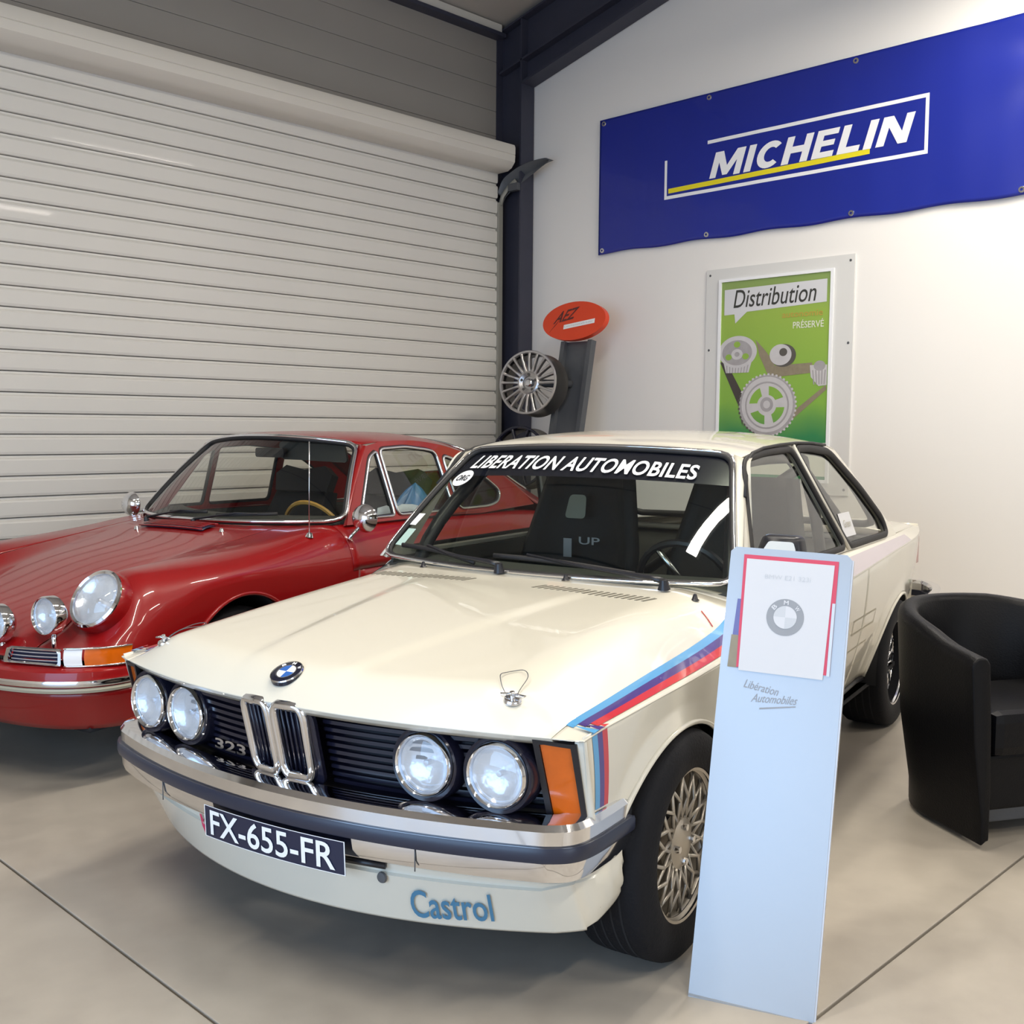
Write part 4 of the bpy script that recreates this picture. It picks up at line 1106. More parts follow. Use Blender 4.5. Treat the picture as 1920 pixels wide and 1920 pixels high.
# roof
zrc = pchip([(1.62, 1.292), (1.70, 1.312), (1.85, 1.334), (2.1, 1.351), (2.35, 1.354), (2.6, 1.340), (2.80, 1.300)])
gut = pchip([(1.665, 1.254), (1.74, 1.281), (1.86, 1.296), (2.05, 1.306), (2.25, 1.311), (2.45, 1.309), (2.62, 1.300), (2.80, 1.272)])
def roof_fn(s, t):
    v0 = 1.628 + .055 * s * s; v = v0 + (2.80 - .05 * s * s - v0) * t; vg = max(v, 1.665)
    ue = gu(gut(vg)) + .006; a = abs(s); z = gut(vg) + (zrc(v) - gut(vg)) * (1 - a ** 3.2)
    if t < .04: z = min(z, ws(s, 1).z + .012)
    sc = ue if t > .04 else .545 
    return Vector((s * (ue * min(1, .955 + t * 1.1)), v, z))
grid('roof', roof_fn, [math.sin(pi / 2 * x) for x in lin(-1, 1, 41)], [0, .015, .03] + lin(.05, 1, 36), 'cream_paint', car, solid=.004)
# rear window, boot lid, tail
def rw(s, t):
    a = Vector((.55 * s, 2.80 - .05 * s * s, 1.300 - .028 * s * s)); b = Vector((.655 * s, 3.36 - .06 * s * s, .905)); p = a.lerp(b, t); q = .02 * math.sin(pi * t); return p + Vector((0, q, q))
rg = grid('rear_window', rw, lin(-.95, .95, 21), lin(.05, .95, 9), 'clear_glass', car)
tube('rear_window_seal', [rw(a * .96, .5 + (b - .5) * .92) for a, b in resample(wo, 80, True)], .018, 'rubber', rg, closed=True, seg=6)
for sgn in (-1, 1):
    def cp(t, s, sgn=sgn):
        a = rw(.96, t); b = gp(2.76 + .58 * t, 1.275 - .385 * t, .004); p = a.lerp(b, s); return Vector((sgn * p.x, p.y, p.z))
    grid('rear_pillar', cp, lin(0, 1, 10), lin(0, 1, 3), 'cream_paint', car, solid=.003)
def boot(s, t):
    v = 3.34 + .80 * t; ui = .70 - max(0, v - 3.3) * .085; z = .905 - .02 * t + .006 * (1 - s * s); e = abs(s) ** 6 * .022
    return Vector((s * ui, v, z - e - .03 * max(0, t - .9) * 10 * .3))
grid('boot_lid', boot, lin(-1, 1, 25), lin(0, 1, 14), 'cream_paint', car, solid=.004)
def tailp(s, t):
    z = .868 - (.868 - .34) * t; return Vector((s * (.640 - .02 * t), 4.15 + .03 * (1 - s * s) - .05 * t, z))
grid('tail_panel', tailp, lin(-1, 1, 15), lin(0, 1, 8), 'cream_paint', car, solid=.004)
for sgn in (-1, 1):
    mesh('tail_lamp', [(sgn * a, b, c_) for b in (4.08, 4.165) for a, c_ in ((.645, .80), (.40, .80), (.40, .66), (.645, .66))] , [(0, 1, 2, 3), (4, 5, 6, 7), (0, 1, 5, 4), (1, 2, 6, 5), (2, 3, 7, 6), (3, 0, 4, 7)], 'tail_red', car, False)
rp = [(.778, 3.70), (.768, 3.85), (.738, 4.0), (.69, 4.11), (.62, 4.17), (.3, 4.20), (0, 4.205)]
rp2 = spline([(a, b, 0) for a, b in rp], 4); rpp = rp2 + [(-p[0], p[1], 0) for p in rp2[::-1][1:]]
rbm = sweep('rear_bumper', [Vector(p) for p in rpp][::-1], [(-.05, .56), (-.01, .56), (0, .545), (0, .51), (-.03, .505)], 'chrome', car)
sweep('rear_bumper_strip', [Vector(p) for p in rpp][::-1], [(-.02, .51), (.006, .508), (.006, .48), (-.02, .478)], 'strip_rubber', rbm)
sweep('rear_bumper_lower', [Vector(p) for p in rpp][::-1], [(-.03, .478), (0, .478), (-.005, .44), (-.04, .43)], 'chrome', rbm)
# wheels
for v_, w_ in ((.70, .195), (3.262, .205)):
    for sgn in (-1, 1):
        road_wheel(car, (sgn * (.806 if v_ < 1 else .750), v_, .295), sgn, .295, w_, .198, 'lattice', 'gold_alloy' if v_ < 1 else 'bright_metal', .022 if v_ < 1 else .06)
# wipers and washer jets
def cw(u, v, l): return hoodp(u, v, l)
for (u0_, s1, t1) in ((-.095, -.885, .095), (.505, -.225, .10)):
    base = hoodp(u0_, 1.185, .006)
    wp_ = lathe('wiper', [(0, .034), (.012, .030), (.016, .012), (.020, 0)], base, (0, -.15, 1), 'black_plastic', car, 16)
    s0 = u0_ / .69
    mid = ws(s0 + (s1 - s0) * .45, .065) + wsn(s0, .1) * .02; end = ws(s1 + .20, t1 + .02) + wsn(s1, .1) * .018
    tube('wiper_arm', [base + Vector((0, 0, .024)), base + Vector((-.05, .012, .030)), mid, end], [.010, .009, .006, .005], 'black_plastic', wp_, seg=6)
    bl = [ws(s1 + (s0 - .18 - s1) * q, t1 - .055 * q + .02 * math.sin(pi * q)) + wsn(s1, .1) * .012 for q in lin(0, 1, 12)]
    tube('wiper_blade', bl, .0055, 'rubber', wp_, seg=6, flat=1.6)
for u, v in ((-.424, 1.20), (.16, 1.185), (.60, 1.20)):
    lathe('washer_jet', [(0, .020), (.005, .018), (.009, .004), (.014, 0)], hoodp(u, v, .0), (0, 0, 1), 'black_plastic', car, 12)
tube('red_tag', [hoodp(.64, 1.155, .003), hoodp(.665, 1.14, .003), hoodp(.69, 1.12, .003)], .002, 'red_stripe', car, seg=4)
# door mirror on the near side
for sgn in (1,):
    def mp_(a, b, d): return Vector((sgn * (.757 + a), 1.50 + d, .953 + b))
    pts = [(-.075, -.01), (.095, -.01), (.080, .075), (-.045, .075)]
    loop = roundpoly(pts, .018, 4)
    nb = len(loop)
    sc = [(.0, 1.0), (-.030, .97), (-.050, .84)]
    vv_ = [mp_(.03 + (a - .03) * k, .04 + (b - .04) * k, d) for d, k in sc for a, b in loop]
    ff = [(i * nb + j, i * nb + (j + 1) % nb, (i + 1) * nb + (j + 1) % nb, (i + 1) * nb + j) for i in range(2) for j in range(nb)] + [tuple(2 * nb + j for j in range(nb))]
    mm = mesh('door_mirror', vv_, ff, 'black_plastic', car)
    mesh('mirror_glass', [mp_(a, b, -.004) for a, b in loop], [tuple(range(nb))], 'chrome', mm, False)
    mesh('mirror_cover', [mp_(.03 + (a - .03) * .62, .046 + (b - .04) * .34, -.0515) for a, b in loop], [tuple(range(nb))], 'cream_paint', mm, False)
    box('mirror_foot', (min(sgn * .69, sgn * .76), 1.46, .868), (max(sgn * .69, sgn * .76), 1.505, .965), 'black_plastic', mm, .008)
# sticker in the rear side window
surf_poly('window_sticker', [(2.57, .925), (2.74, .925), (2.73, 1.02), (2.56, 1.02)], [], lambda v, z: gp(v, z, -.006), 'paper', car)
text('window_sticker_text', 'Green', lambda x, y: gp(2.60 + x * .10, .962 + y * .03, -.004), 'decal_grey', car, shear=.2)
# underbody, interior
def ub(s, v): return Vector((s * (.60 if v < .5 else .70), v, .24 if v > .5 else .30))
grid('underbody', ub, lin(-1, 1, 3), [.2, .36, .5, 1.2, 2.0, 2.8, 3.9, 4.1], 'dark_under', car, solid=-.02)
box('bulkhead', (-.66, 1.16, .25), (.66, 1.19, .80), 'interior', car)
mesh('cabin_floor', [(-.70, 1.18, .26), (.70, 1.18, .26), (.70, 3.4, .26), (-.70, 3.4, .26)], [(0, 1, 2, 3)], 'interior', car, False, .01)
for sgn in (-1, 1):
    mesh('door_lining', [(sgn * .675, 1.2, .28), (sgn * .675, 3.3, .28), (sgn * .672, 3.3, .872), (sgn * .680, 1.34, .868)], [(0, 1, 2, 3)], 'interior', car, False, .01)
def dash(s, t):
    y = [1.24, 1.36, 1.48, 1.56, 1.575, 1.56][int(t)]; z = [.850, .862, .868, .85, .77, .60][int(t)]
    return Vector((s * .665, y + .07 * s * s * (1 if t < 3 else .2), z))
grid('dashboard', dash, lin(-1, 1, 17), range(6), 'interior', car, solid=.01)
def bucket(uc, name, wide):
    o_ = empty(name); o_.parent = car
    def sb(s, t):
        u = uc + s * (.25 if t < .55 else .25 - .08 * (t - .55) / .45 * (1 if abs(s) > .3 else .8)); z = .42 + t * .75; wing = .10 * abs(s) ** 3
        return Vector((u, 2.12 + .24 * t - wing, z))
    def sc_(s, t): return Vector((uc + s * .25, 1.66 + .48 * t, .44 - .05 * t + .07 * abs(s) ** 4))
    bk = grid('backrest', sb, lin(-1, 1, 17), lin(0, 1, 13), 'seat_black', o_, solid=-.05)
    grid('cushion', sc_, lin(-1, 1, 13), lin(0, 1, 9), 'seat_black', o_, solid=-.09)
    return o_, bk
b1, bk1 = bucket(-.34, 'seat', 1); b2, bk2 = bucket(.36, 'seat', 1)
surf_poly('painted_hole_light', roundpoly([(-.050, 0), (.050, 0), (.040, .10), (-.040, .10)], .02, 4), [], lambda a, b: Vector((-.37 + a, 2.20 + b * .30, .975 + b)), 'hole_light_tone', b1)  # pale patch painted as the bright rear window seen through the harness hole
text('seat_lettering', 'UP', lambda x, y: Vector((-.335 + x * .10, 2.175, .868 + y * .032)), 'stand_frame', b1, bold=.01)
surf_poly('harness_pad', [(-.02, 0), (.02, 0), (.02, .08), (-.02, .08)], [], lambda a, b: Vector((-.39 + a, 2.175, .81 + b)), 'stand_frame', b1)
def rb_fn(s, t): return Vector((s * .58, 2.86 + .26 * t, .44 + .42 * t))
grid('rear_bench', rb_fn, lin(-1, 1, 11), lin(0, 1, 6), 'interior', car, solid=-.10)
grid('parcel_shelf', lambda s, t: Vector((s * .62, 3.10 + .24 * t, .87)), lin(-1, 1, 5), lin(0, 1, 3), 'interior', car, solid=.01)
# roll cage
for sgn in (-1, 1):
    tube('roll_cage_bar', spline([(sgn * .60, 2.52, .28), (sgn * .60, 2.52, .80), (sgn * .53, 2.50, 1.18), (sgn * .46, 2.49, 1.25), (0, 2.49, 1.26)], 6), .024, 'black_plastic', car)
    tube('roll_cage_bar', spline([(sgn * .63, 1.40, .30), (sgn * .62, 1.44, .86), (sgn * .52, 1.74, 1.20), (sgn * .50, 1.95, 1.25), (sgn * .49, 2.49, 1.25)], 6), .026, 'black_plastic', car)
    tube('roll_cage_bar', [(sgn * .52, 2.50, 1.20), (sgn * .55, 3.15, .88)], .022, 'black_plastic', car)
tube('roll_cage_bar', [(.50, 2.50, 1.20), (-.58, 2.52, .45)], .022, 'black_plastic', car)
tw_ = lathe('steering_wheel', [(.165, 0), (.172, .012), (.182, .015), (.190, .008), (.190, -.006), (.180, -.013), (.168, -.008)], (.36, 1.70, .80), (0, .92, .40), 'black_plastic', car, 32)
tube('steering_column', [(.36, 1.70, .80), (.36, 1.5, .72)], .03, 'black_plastic', tw_)
for a in (0, 2.1, 4.2): tube('steering_spoke', [Vector((.36, 1.70, .80)), Vector((.36 + .17 * math.cos(a), 1.70 - .066 * math.sin(a), .80 + .156 * math.sin(a)))], .012, 'bright_metal', tw_, seg=6)
for sgn, u in ((0, .10), (0, .34)):
    tube('belt_cord', spline([(u, 2.78, 1.24), (u + .02, 2.85, 1.19), (u - .02, 2.9, 1.14), (u + .015, 2.95, 1.09), (u - .01, 3.0, 1.04)], 6), .006, 'rubber', car, seg=5)

# ------------------------------------------------------------------ red sports coupe
por = car_empty('sports_coupe', (-2.245, 4.048), math.radians(30.52))
tag(por, 'red classic sports coupe with round lamps parked behind the cream sedan', 'car')
HW = .79
def pvf(u): return .06 + .30 * (1 - math.sqrt(max(0, 1 - min(abs(u) / .785, .9995) ** 4)))
pzc = pchip([(.0, .50), (.06, .525), (.15, .575), (.3, .640), (.5, .705), (.8, .785), (1.1, .845), (1.3, .882), (1.5, .900)])
pzr = pchip([(.0, .49), (.12, .50), (.20, .525), (.27, .565), (.34, .665), (.405, .765), (.47, .793), (.6, .803), (.9, .822), (1.2, .848), (1.5, .883), (1.7, .895), (2.4, .885), (2.9, .875), (3.4, .86), (3.9, .78), (4.2, .62)])
pzs = pchip([(.0, .50), (.3, .53), (.5, .62), (.7, .70), (.9, .715), (1.1, .71), (1.5, .68), (2.6, .68), (3.1, .70), (3.5, .64), (4.2, .50)])
phw = pchip([(.0, .77), (.4, .785), (.9, .795), (1.6, .79), (2.3, .785), (3.1, .80), (3.6, .78), (4.0, .70), (4.2, .60)])
def pfull(u, v):
    a = abs(u); zc, zr = pzc(v), pzr(v); W = phw(v)
    if a < .36: z = zc - .01 * (a / .36) ** 2
    elif a < .56: z = (zc - .01) + (zr - zc + .01) * sstep(.36, .57, a)
    elif a < .60: z = zr
    else:
        t = min((a - .60) / (W - .60), 1); z = zr - (zr - pzs(v)) * (1 - math.sqrt(max(0, 1 - t ** 2.2)))
    return z
def pz(u, v):
    d = max(v - pvf(u), 0); z = pfull(u, v); return .50 + (z - .50) * min(1, d / .07) ** .5 if z > .50 else .50
def pp3(u, v, l=0.0): return Vector((u, v, pz(u, v) + l))
def pws_v(u): return 1.345 + .36 * (abs(u) / .71) ** 2.2
UL = [math.copysign(1 - (1 - abs(x)) ** 1.5, x) for x in lin(-1, 1, 81)]
def pfront(x, t):
    u = x * .785; v0 = pvf(u); v1 = max(pws_v(u) - .03, v0 + .2); v = v0 + (v1 - v0) * t; w = phw(v) / .785 if abs(x) > .8 else 1
    uu = u * (1 + (w - 1) * max(0, (abs(x) - .8) / .2))
    if abs(x) > .99: uu = math.copysign(phw(v), u)
    d = v - v0; z = pfull(uu, v); z = .50 + (z - .50) * min(1, d / .07) ** .5 if z > .50 else .50
    return Vector((uu, v, z))
TL = [(i / 59) ** 1.6 for i in range(60)]
# split into hood and two fenders along the seam |u| = .47
PARCH = ((.90, .345, .375), (3.13, .345, .36))
def pzlow(v):
    z = .24
    for c, a, b in PARCH:
        if abs(v - c) < a: z = max(z, .285 + b * math.sqrt(max(0, 1 - ((v - c) / a) ** 2)))
    return z
def pside(v, z):
    zs = pzs(v); t = max(0, zs - z) / .35; return phw(v) - .07 * t * t
def psplit(name, xs): return grid(name, pfront, xs, TL, 'red_paint', por, solid=.004)
xs_h = [x for x in UL if abs(x) < .595]; xs_h = [-.595] + xs_h + [.595]
psplit('front_lid', xs_h)
VW1 = 1.655
def wing(x, t, sgn):
    if x <= 1:
        q = pfront(x, 0); u = x * .785; v0 = pvf(u); v1 = max(pws_v(min(u, .71)) - .03, v0 + .2); v1 = v1 + (VW1 - v1) * sstep(.9, 1, x)
        v = v0 + (v1 - v0) * t; W = phw(v); uu = u + (W - .785) * sstep(.78, 1, x); d = v - v0
        z = pfull(uu, v) if x < 1 else pzs(v); z = .50 + max(z - .50, 0) * min(1, d / .07) ** .5
        return Vector((sgn * uu, v, z))
    v0 = pvf(.785); v = v0 + (VW1 - v0) * t; z1 = .50 + max(pzs(v) - .50, 0) * min(1, (v - v0) / .07) ** .5
    z0 = min(pzlow(v), z1 - .004); z = z1 + (z0 - z1) * (x - 1); return Vector((sgn * (pside(v, z) if z < z1 else phw(v)), v, z))
XW = [.601] + [x for x in UL if .605 < x < .999] + [1.0] + lin(1.02, 2, 14)
TW = lin(0, .12, 12) + lin(.13, 1, 80)
for sgn in (-1, 1):
    grid('front_wing', lambda x, t: wing(x, t, sgn), XW, TW, 'red_paint', por, solid=.003)
pvs = set(np.round(np.linspace(.28, 4.15, 80), 4))
for c, a, b in PARCH:
    for k in range(29): pvs.add(round(c - a * math.cos(pi * k / 28), 4))
pvs = sorted(pvs)
for sgn in (-1, 1):
    def psd(v, t, sgn=sgn):
        z1, z0 = pzs(v), min(pzlow(v), pzs(v) + .055); z = z1 + (z0 - z1) * t; return Vector((sgn * pside(v, z), v, z))
    grid('body_side', psd, [VW1] + [v for v in pvs if v > VW1], lin(0, 1, 12), 'red_paint', por, solid=.003)
    def psh(v, t, sgn=sgn):       # shoulder behind the windscreen
        a = .66 + (phw(v) - .66) * (1 - (1 - t) ** 1.5); 
        tt = min((a - .60) / (phw(v) - .60), 1); z = pzr(v) - (pzr(v) - pzs(v)) * (1 - math.sqrt(max(0, 1 - tt ** 2.2))); return Vector((sgn * a, v, z))
    grid('shoulder', psh, [v for v in pvs if v > 1.60], lin(0, 1, 16), 'red_paint', por, solid=.003)
    for c, a, b in PARCH:
        tube('arch_lip', [Vector((sgn * (pside(c - a * math.cos(q), min(.285 + b * math.sin(q), .6)) + .002), c - a * math.cos(q), .285 + b * math.sin(q))) for q in lin(0, pi, 36)], .009, 'red_paint', por, seg=6)
        def pw(q, t, c=c, a=a, b=b, sgn=sgn): return Vector((sgn * (.75 - .36 * t), c - a * math.cos(q), .285 + (b + .002) * math.sin(q)))
        grid('wheel_well', pw, lin(-.1, pi + .1, 24), lin(0, 1, 3), 'dark_under', por)
        mesh('wheel_well', [(sgn * .39, c - a, .2), (sgn * .39, c + a, .2), (sgn * .39, c + a, .66), (sgn * .39, c - a, .66)], [(0, 1, 2, 3)], 'dark_under', por, False)
        road_wheel(por, (sgn * .755, c, .30), sgn, .30, .175, .19, 'five', 'bright_metal', .03)
    # headlamp in its slanted ring
    hc = Vector((sgn * .592, .345, .676)); hn = Vector((sgn * .06, -.82, .50)).normalized()
    hb = headlamp(por, hc + hn * .045, hn, .119, .014, 'chrome', .045, .034)
    lathe('lamp_shell', [(.117, .002), (.122, -.006), (.126, -.03), (.128, -.13)], hc + hn * .045, hn, 'red_paint', hb, 44)
    # fog lamps standing on the bumper
    for fc in ((sgn * .515, .150, .650), (sgn * .315, .075, .612)):
        fl = headlamp(por, fc, (sgn * .05, -1, .05), .074, .01, 'chrome', .020, .03, 'fog_lamp')
        lathe('fog_shell', [(.074, .0), (.068, -.035), (.045, -.06), (0, -.068)], fc, (sgn * .05, -1, .05), 'chrome', fl, 36)
        tube('fog_stalk', [Vector(fc) + Vector((0, .03, -.055)), Vector((fc[0], fc[1] + .03, .47))], .010, 'chrome', fl)
    # horn grille and indicator under the headlamp
    def iw(u, z, l): return Vector((sgn * u, pvf(u) - .004 - l - .02 * (.5 - z), z))
    gr = surf_poly('horn_grille', roundpoly([(.405, .482), (.640, .478), (.640, .545), (.425, .545)], .012, 3), [roundpoly([(.425, .492), (.630, .489), (.630, .535), (.440, .535)], .008, 3)], lambda u, z: iw(u, z, .012), 'chrome', por, .012)
    surf_poly('grille_dark', [(.42, .488), (.632, .486), (.632, .538), (.435, .538)], [], lambda u, z: iw(u, z, .001), 'plate_dark', gr)
    for k in range(3): tube('grille_bar', [iw(u, .499 + k * .014, .010) for u in lin(.432, .634, 8)], .0024, 'gear_mid', gr, seg=5)
    us = lin(.645, .783, 14)
    idl = grid('indicator', lambda u, z: iw(u, z, .010 + .004 * math.sin(pi * (z - .482) / .06)), [u for u in us if u < .705], lin(.482, .542, 5), 'white_print', por)
    grid('amber_lens', lambda u, z: iw(u, z, .010 + .004 * math.sin(pi * (z - .482) / .06)), [.704] + [u for u in us if u > .706], lin(.482, .542, 5), 'amber', idl)
    for z in (.480, .545): tube('indicator_trim', [iw(u, z, .012) for u in us], .004, 'chrome', idl, seg=6)
# bumper and valance
pb = [Vector((u, pvf(u) - .055, 0)) for u in [.785 * math.copysign(1 - (1 - abs(x)) ** 2.2, x) for x in lin(-1, 1, 61)]]
pb = [Vector((-.80, .50, 0))] + pb + [Vector((.80, .50, 0))]
pbm = sweep('bumper', pb, [(-.075, .478), (-.02, .474), (-.002, .462), (.002, .445), (.002, .405), (-.01, .388), (-.06, .380)], 'red_paint', por)
sweep('bumper_trim', pb, [(0, .434), (.012, .434), (.014, .428), (.014, .416), (.012, .412), (0, .412)], 'chrome', pbm)
sweep('bumper_rubber', pb, [(0, .406), (.008, .405), (.010, .398), (.006, .388), (-.01, .388)], 'decal_grey', pbm)
def val(s, t):
    i = s; p = pb[i]; z = .385 - .150 * t; q = p.copy(); k = .02 + .055 * t ** 1.5; n = Vector((-p.x * .25, .9, 0)).normalized(); return Vector((p.x * (1 - .04 * t), p.y + k, z + .05 * t * sstep(.25, .5, p.y)))
grid('valance', val, range(len(pb)), lin(0, 1, 8), 'red_paint', por, solid=.004)
for sgn in (-1, 1):
    tube('overrider', [(sgn * .225, -.012, .500), (sgn * .225, -.032, .46), (sgn * .225, -.036, .40), (sgn * .225, -.026, .352)], [.020, .028, .028, .016], 'chrome', pbm, seg=10, flat=.7, up=(0, -1, 0))
# windscreen
def pw_(s, t):
    b = Vector((.705 * s, 1.345 + .315 * abs(s) ** 2.2, .893 + .004 * s * s)); c = Vector((.522 * s, 1.83 + .150 * s * s, 1.305 - .036 * s * s)); p = b.lerp(c, t); q = .035 * math.sin(pi * t) * (1 - .5 * s * s); return p + Vector((0, -q * .6, q * .5))
pwn = lambda s, t: (pw_(s + .01, t) - pw_(s - .01, t)).cross(pw_(s, t + .01) - pw_(s, t - .01)).normalized()
pg = grid('windscreen', pw_, lin(-.985, .985, 35), lin(.02, .98, 15), 'clear_glass', por)
pwo = roundpoly([(-1, 0), (1, 0), (1, 1), (-1, 1)], .12, 6)
PR_ = resample(pwo, 130, True)
tube('windscreen_seal', [pw_(a * .985, .5 + (b - .5) * .975) + pwn(a * .98, b) * .002 for a, b in PR_], .014, 'rubber', pg, closed=True, seg=8)
tube('windscreen_trim', [pw_(a * .992, .5 + (b - .5) * .985) + pwn(a * .98, b) * .011 for a, b in PR_], .0100, 'chrome', pg, closed=True, seg=6)
# cowl between lid and windscreen
grid('cowl', lambda x, t: Vector((x * .70, pws_v(x * .70) - .034 + .05 * t, pz(x * .70, min(pws_v(x * .70) - .034, 1.5)) + .004 * t)), lin(-1, 1, 31), lin(0, 1, 4), 'red_paint', por, solid=.003)
cvt = grid('cowl_vent', lambda x, t: pp3(x * .21, 1.205 + .085 * t, .008 + .006 * math.sin(pi * t)), lin(-1, 1, 9), lin(0, 1, 4), 'plate_dark', por, solid=.004)
for k in range(6): tube('vent_slat', [pp3(x * .20, 1.215 + .0145 * k, .018) for x in lin(-1, 1, 7)], .0025, 'red_paint', cvt, seg=4)
for t in (0, 1): tube('vent_edge', [pp3(x * .215, 1.20 + .10 * t, .014) for x in lin(-1, 1, 7)], .004, 'red_paint', cvt, seg=5)
# wipers, jets, aerial, mirrors
for u0_, s1 in ((-.28, .10), (.05, .62)):
    b_ = pp3(u0_, 1.30, .008); s0 = u0_ / .70
    w_ = lathe('wiper', [(0, .022), (.010, .020), (.014, 0)], b_, (0, -.2, 1), 'black_plastic', por, 12)
    tube('wiper_arm', [b_ + Vector((0, 0, .018)), pw_(s0 + (s1 - s0) * .5, .07) + pwn(s0, .1) * .022, pw_(s1 - .12, .075) + pwn(s0, .1) * .018], [.007, .005, .004], 'black_plastic', w_, seg=5)
    tube('wiper_blade', [pw_(s0 + .12 + (s1 - s0 - .12) * q, .055 + .03 * q) + pwn(s0, .1) * .012 for q in lin(0, 1, 8)], .006, 'rubber', w_, seg=5, flat=1.6)
for u, v in ((-.20, 1.17), (.30, 1.24)):
    lathe('washer_jet', [(0, .018), (.008, .014), (.012, 0)], pp3(u, v), (0, 0, 1), 'chrome', por, 12)
ab = pp3(.695, 1.40)
an_ = lathe('aerial', [(0, .022), (.012, .018), (.018, .004), (.020, 0)], ab, (.2, 0, 1), 'chrome', por, 14)
tube('aerial_rod', [ab + Vector((0, 0, .015)), ab + Vector((.004, .0, .44))], .0028, 'bright_metal', an_, seg=5)
for sgn in (-1, 1):
    mc = Vector((sgn * .815, 1.66, .925))
    mm = lathe('door_mirror', [(0, -.050), (.035, -.044), (.060, -.022), (.069, 0), (.067, .006), (.058, .008), (0, .008)], mc, (sgn * -.1, 1, 0), 'chrome', por, 32)
    tube('mirror_stalk', [mc + Vector((sgn * -.01, -.01, -.03)), mc + Vector((sgn * -.045, -.035, -.075)), mc + Vector((sgn * -.055, -.055, -.10))], [.010, .008, .012], 'chrome', mm, seg=8)
# roof and fastback
prc = pchip([(1.83, 1.305), (1.95, 1.322), (2.2, 1.335), (2.5, 1.334), (2.8, 1.312), (3.1, 1.262), (3.4, 1.175), (3.7, 1.05), (3.95, .92), (4.16, .74)])
pgz = pchip([(1.975, 1.268), (2.1, 1.284), (2.35, 1.288), (2.6, 1.268), (2.85, 1.218), (3.1, 1.13), (3.35, 1.0), (3.5, .90), (3.9, .80), (4.16, .66)])
def pgu(z): return .70 - (z - .885) * (.70 - .560) / (1.285 - .885)
def puw(v): return pgu(pgz(v)) + .004 if v < 3.5 else .70 - .05 * (v - 3.5)
def proof(s, t):
    v0 = 1.83 + .150 * s * s; v = v0 + (4.16 - v0) * t; vg = max(v, 1.975); a = abs(s); z = pgz(vg) + (prc(v) - pgz(vg)) * (1 - a ** 3)
    return Vector((s * puw(vg) * min(1, .93 + (v - v0) * .6), v, z))
grid('roof', proof, [math.sin(pi / 2 * x) for x in lin(-1, 1, 37)], lin(0, (3.02 - 1.9) / 2.3, 26), 'red_paint', por, solid=.004)
def prw(s, t): return proof(s * (.80 + .02 * t), (3.02 - 1.9) / 2.3 + .30 * t)
prg = grid('rear_window', prw, lin(-1, 1, 17), lin(0, 1, 8), 'clear_glass', por)
tube('rear_window_trim', [prw(a, b) + Vector((0, .004, .006)) for a, b in resample([(x, y) for x, y in pwo], 70, True)], .008, 'chrome', prg, closed=True, seg=6)
for sgn in (-1, 1): grid('roof_flank', lambda t, s: Vector((sgn, 1, 1)) * 0 + Vector((sgn * proof(.80 + .20 * s, (3.02 - 1.9) / 2.3 + .30 * t).x, proof(.80 + .2 * s, (3.02 - 1.9) / 2.3 + .30 * t).y, proof(.80 + .2 * s, (3.02 - 1.9) / 2.3 + .30 * t).z)), lin(0, 1, 8), lin(0, 1, 5), 'red_paint', por, solid=.003)
grid('engine_lid', lambda s, t: proof(s, (3.02 - 1.9) / 2.3 + .30 + (1 - (3.02 - 1.9) / 2.3 - .30) * t), lin(-1, 1, 25), lin(0, 1, 12), 'red_paint', por, solid=.004)
grid('tail', lambda s, t: Vector((s * (.66 - .05 * t), 4.16 + .02 * (1 - s * s) - .04 * t, .70 - .42 * t)), lin(-1, 1, 15), lin(0, 1, 6), 'red_paint', por, solid=.004)
pouter = [(1.655, .885), (1.82, 1.08), (1.975, 1.262), (2.1, 1.284), (2.22, 1.288), (2.35, 1.288), (2.48, 1.28), (2.6, 1.268), (2.73, 1.247), (2.85, 1.218), (2.98, 1.178), (3.1, 1.13), (3.22, 1.07), (3.35, 1.0), (3.43, .945), (3.5, .885)]
pod = []
for i in range(len(pouter)):
    p, q = np.array(pouter[i]), np.array(pouter[(i + 1) % len(pouter)])
    for k in range(3): pod.append(tuple(p + (q - p) * k / 3))
wins = (('vent_window', roundpoly([(1.775, .908), (1.975, 1.205), (2.045, 1.238), (2.055, .908)], .025, 4)),
        ('door_window', roundpoly([(2.085, .908), (2.075, 1.246), (2.30, 1.256), (2.50, 1.238), (2.575, 1.222), (2.60, .905)], .035, 4)),
        ('quarter_window', roundpoly([(2.655, .905), (2.630, 1.208), (2.82, 1.158), (3.02, 1.065), (3.14, .985), (3.09, .925), (2.98, .905)], .05, 5)))
for sgn in (-1, 1):
    PF = lambda v, z, o=0.0: Vector((sgn * (pgu(z) + o), v, z))
    surf_poly('side_frame', pod, [w for _, w in wins], lambda v, z: PF(v, z, .003), 'red_paint', por, .018)
    for nm, w in wins:
        g_ = surf_poly(nm, w, [], lambda v, z: PF(v, z, -.006), 'clear_glass', por)
        tube('window_trim', [PF(v, z, .005) for v, z in w], .0085, 'bright_metal', g_, closed=True, seg=6)
        tube('window_seal', [PF(v, z, -.002) for v, z in w], .012, 'rubber', g_, closed=True, seg=6)
    def pap(t, s, sgn=sgn):
        a = pw_(1.0, t); b = PF(1.655 + .32 * t, .885 + .377 * t, .003); b = Vector((abs(b.x), b.y, b.z)); p = a.lerp(b, s); return Vector((sgn * p.x, p.y, p.z))
    grid('windscreen_pillar', pap, lin(0, 1, 12), lin(0, 1, 3), 'red_paint', por, solid=.003)
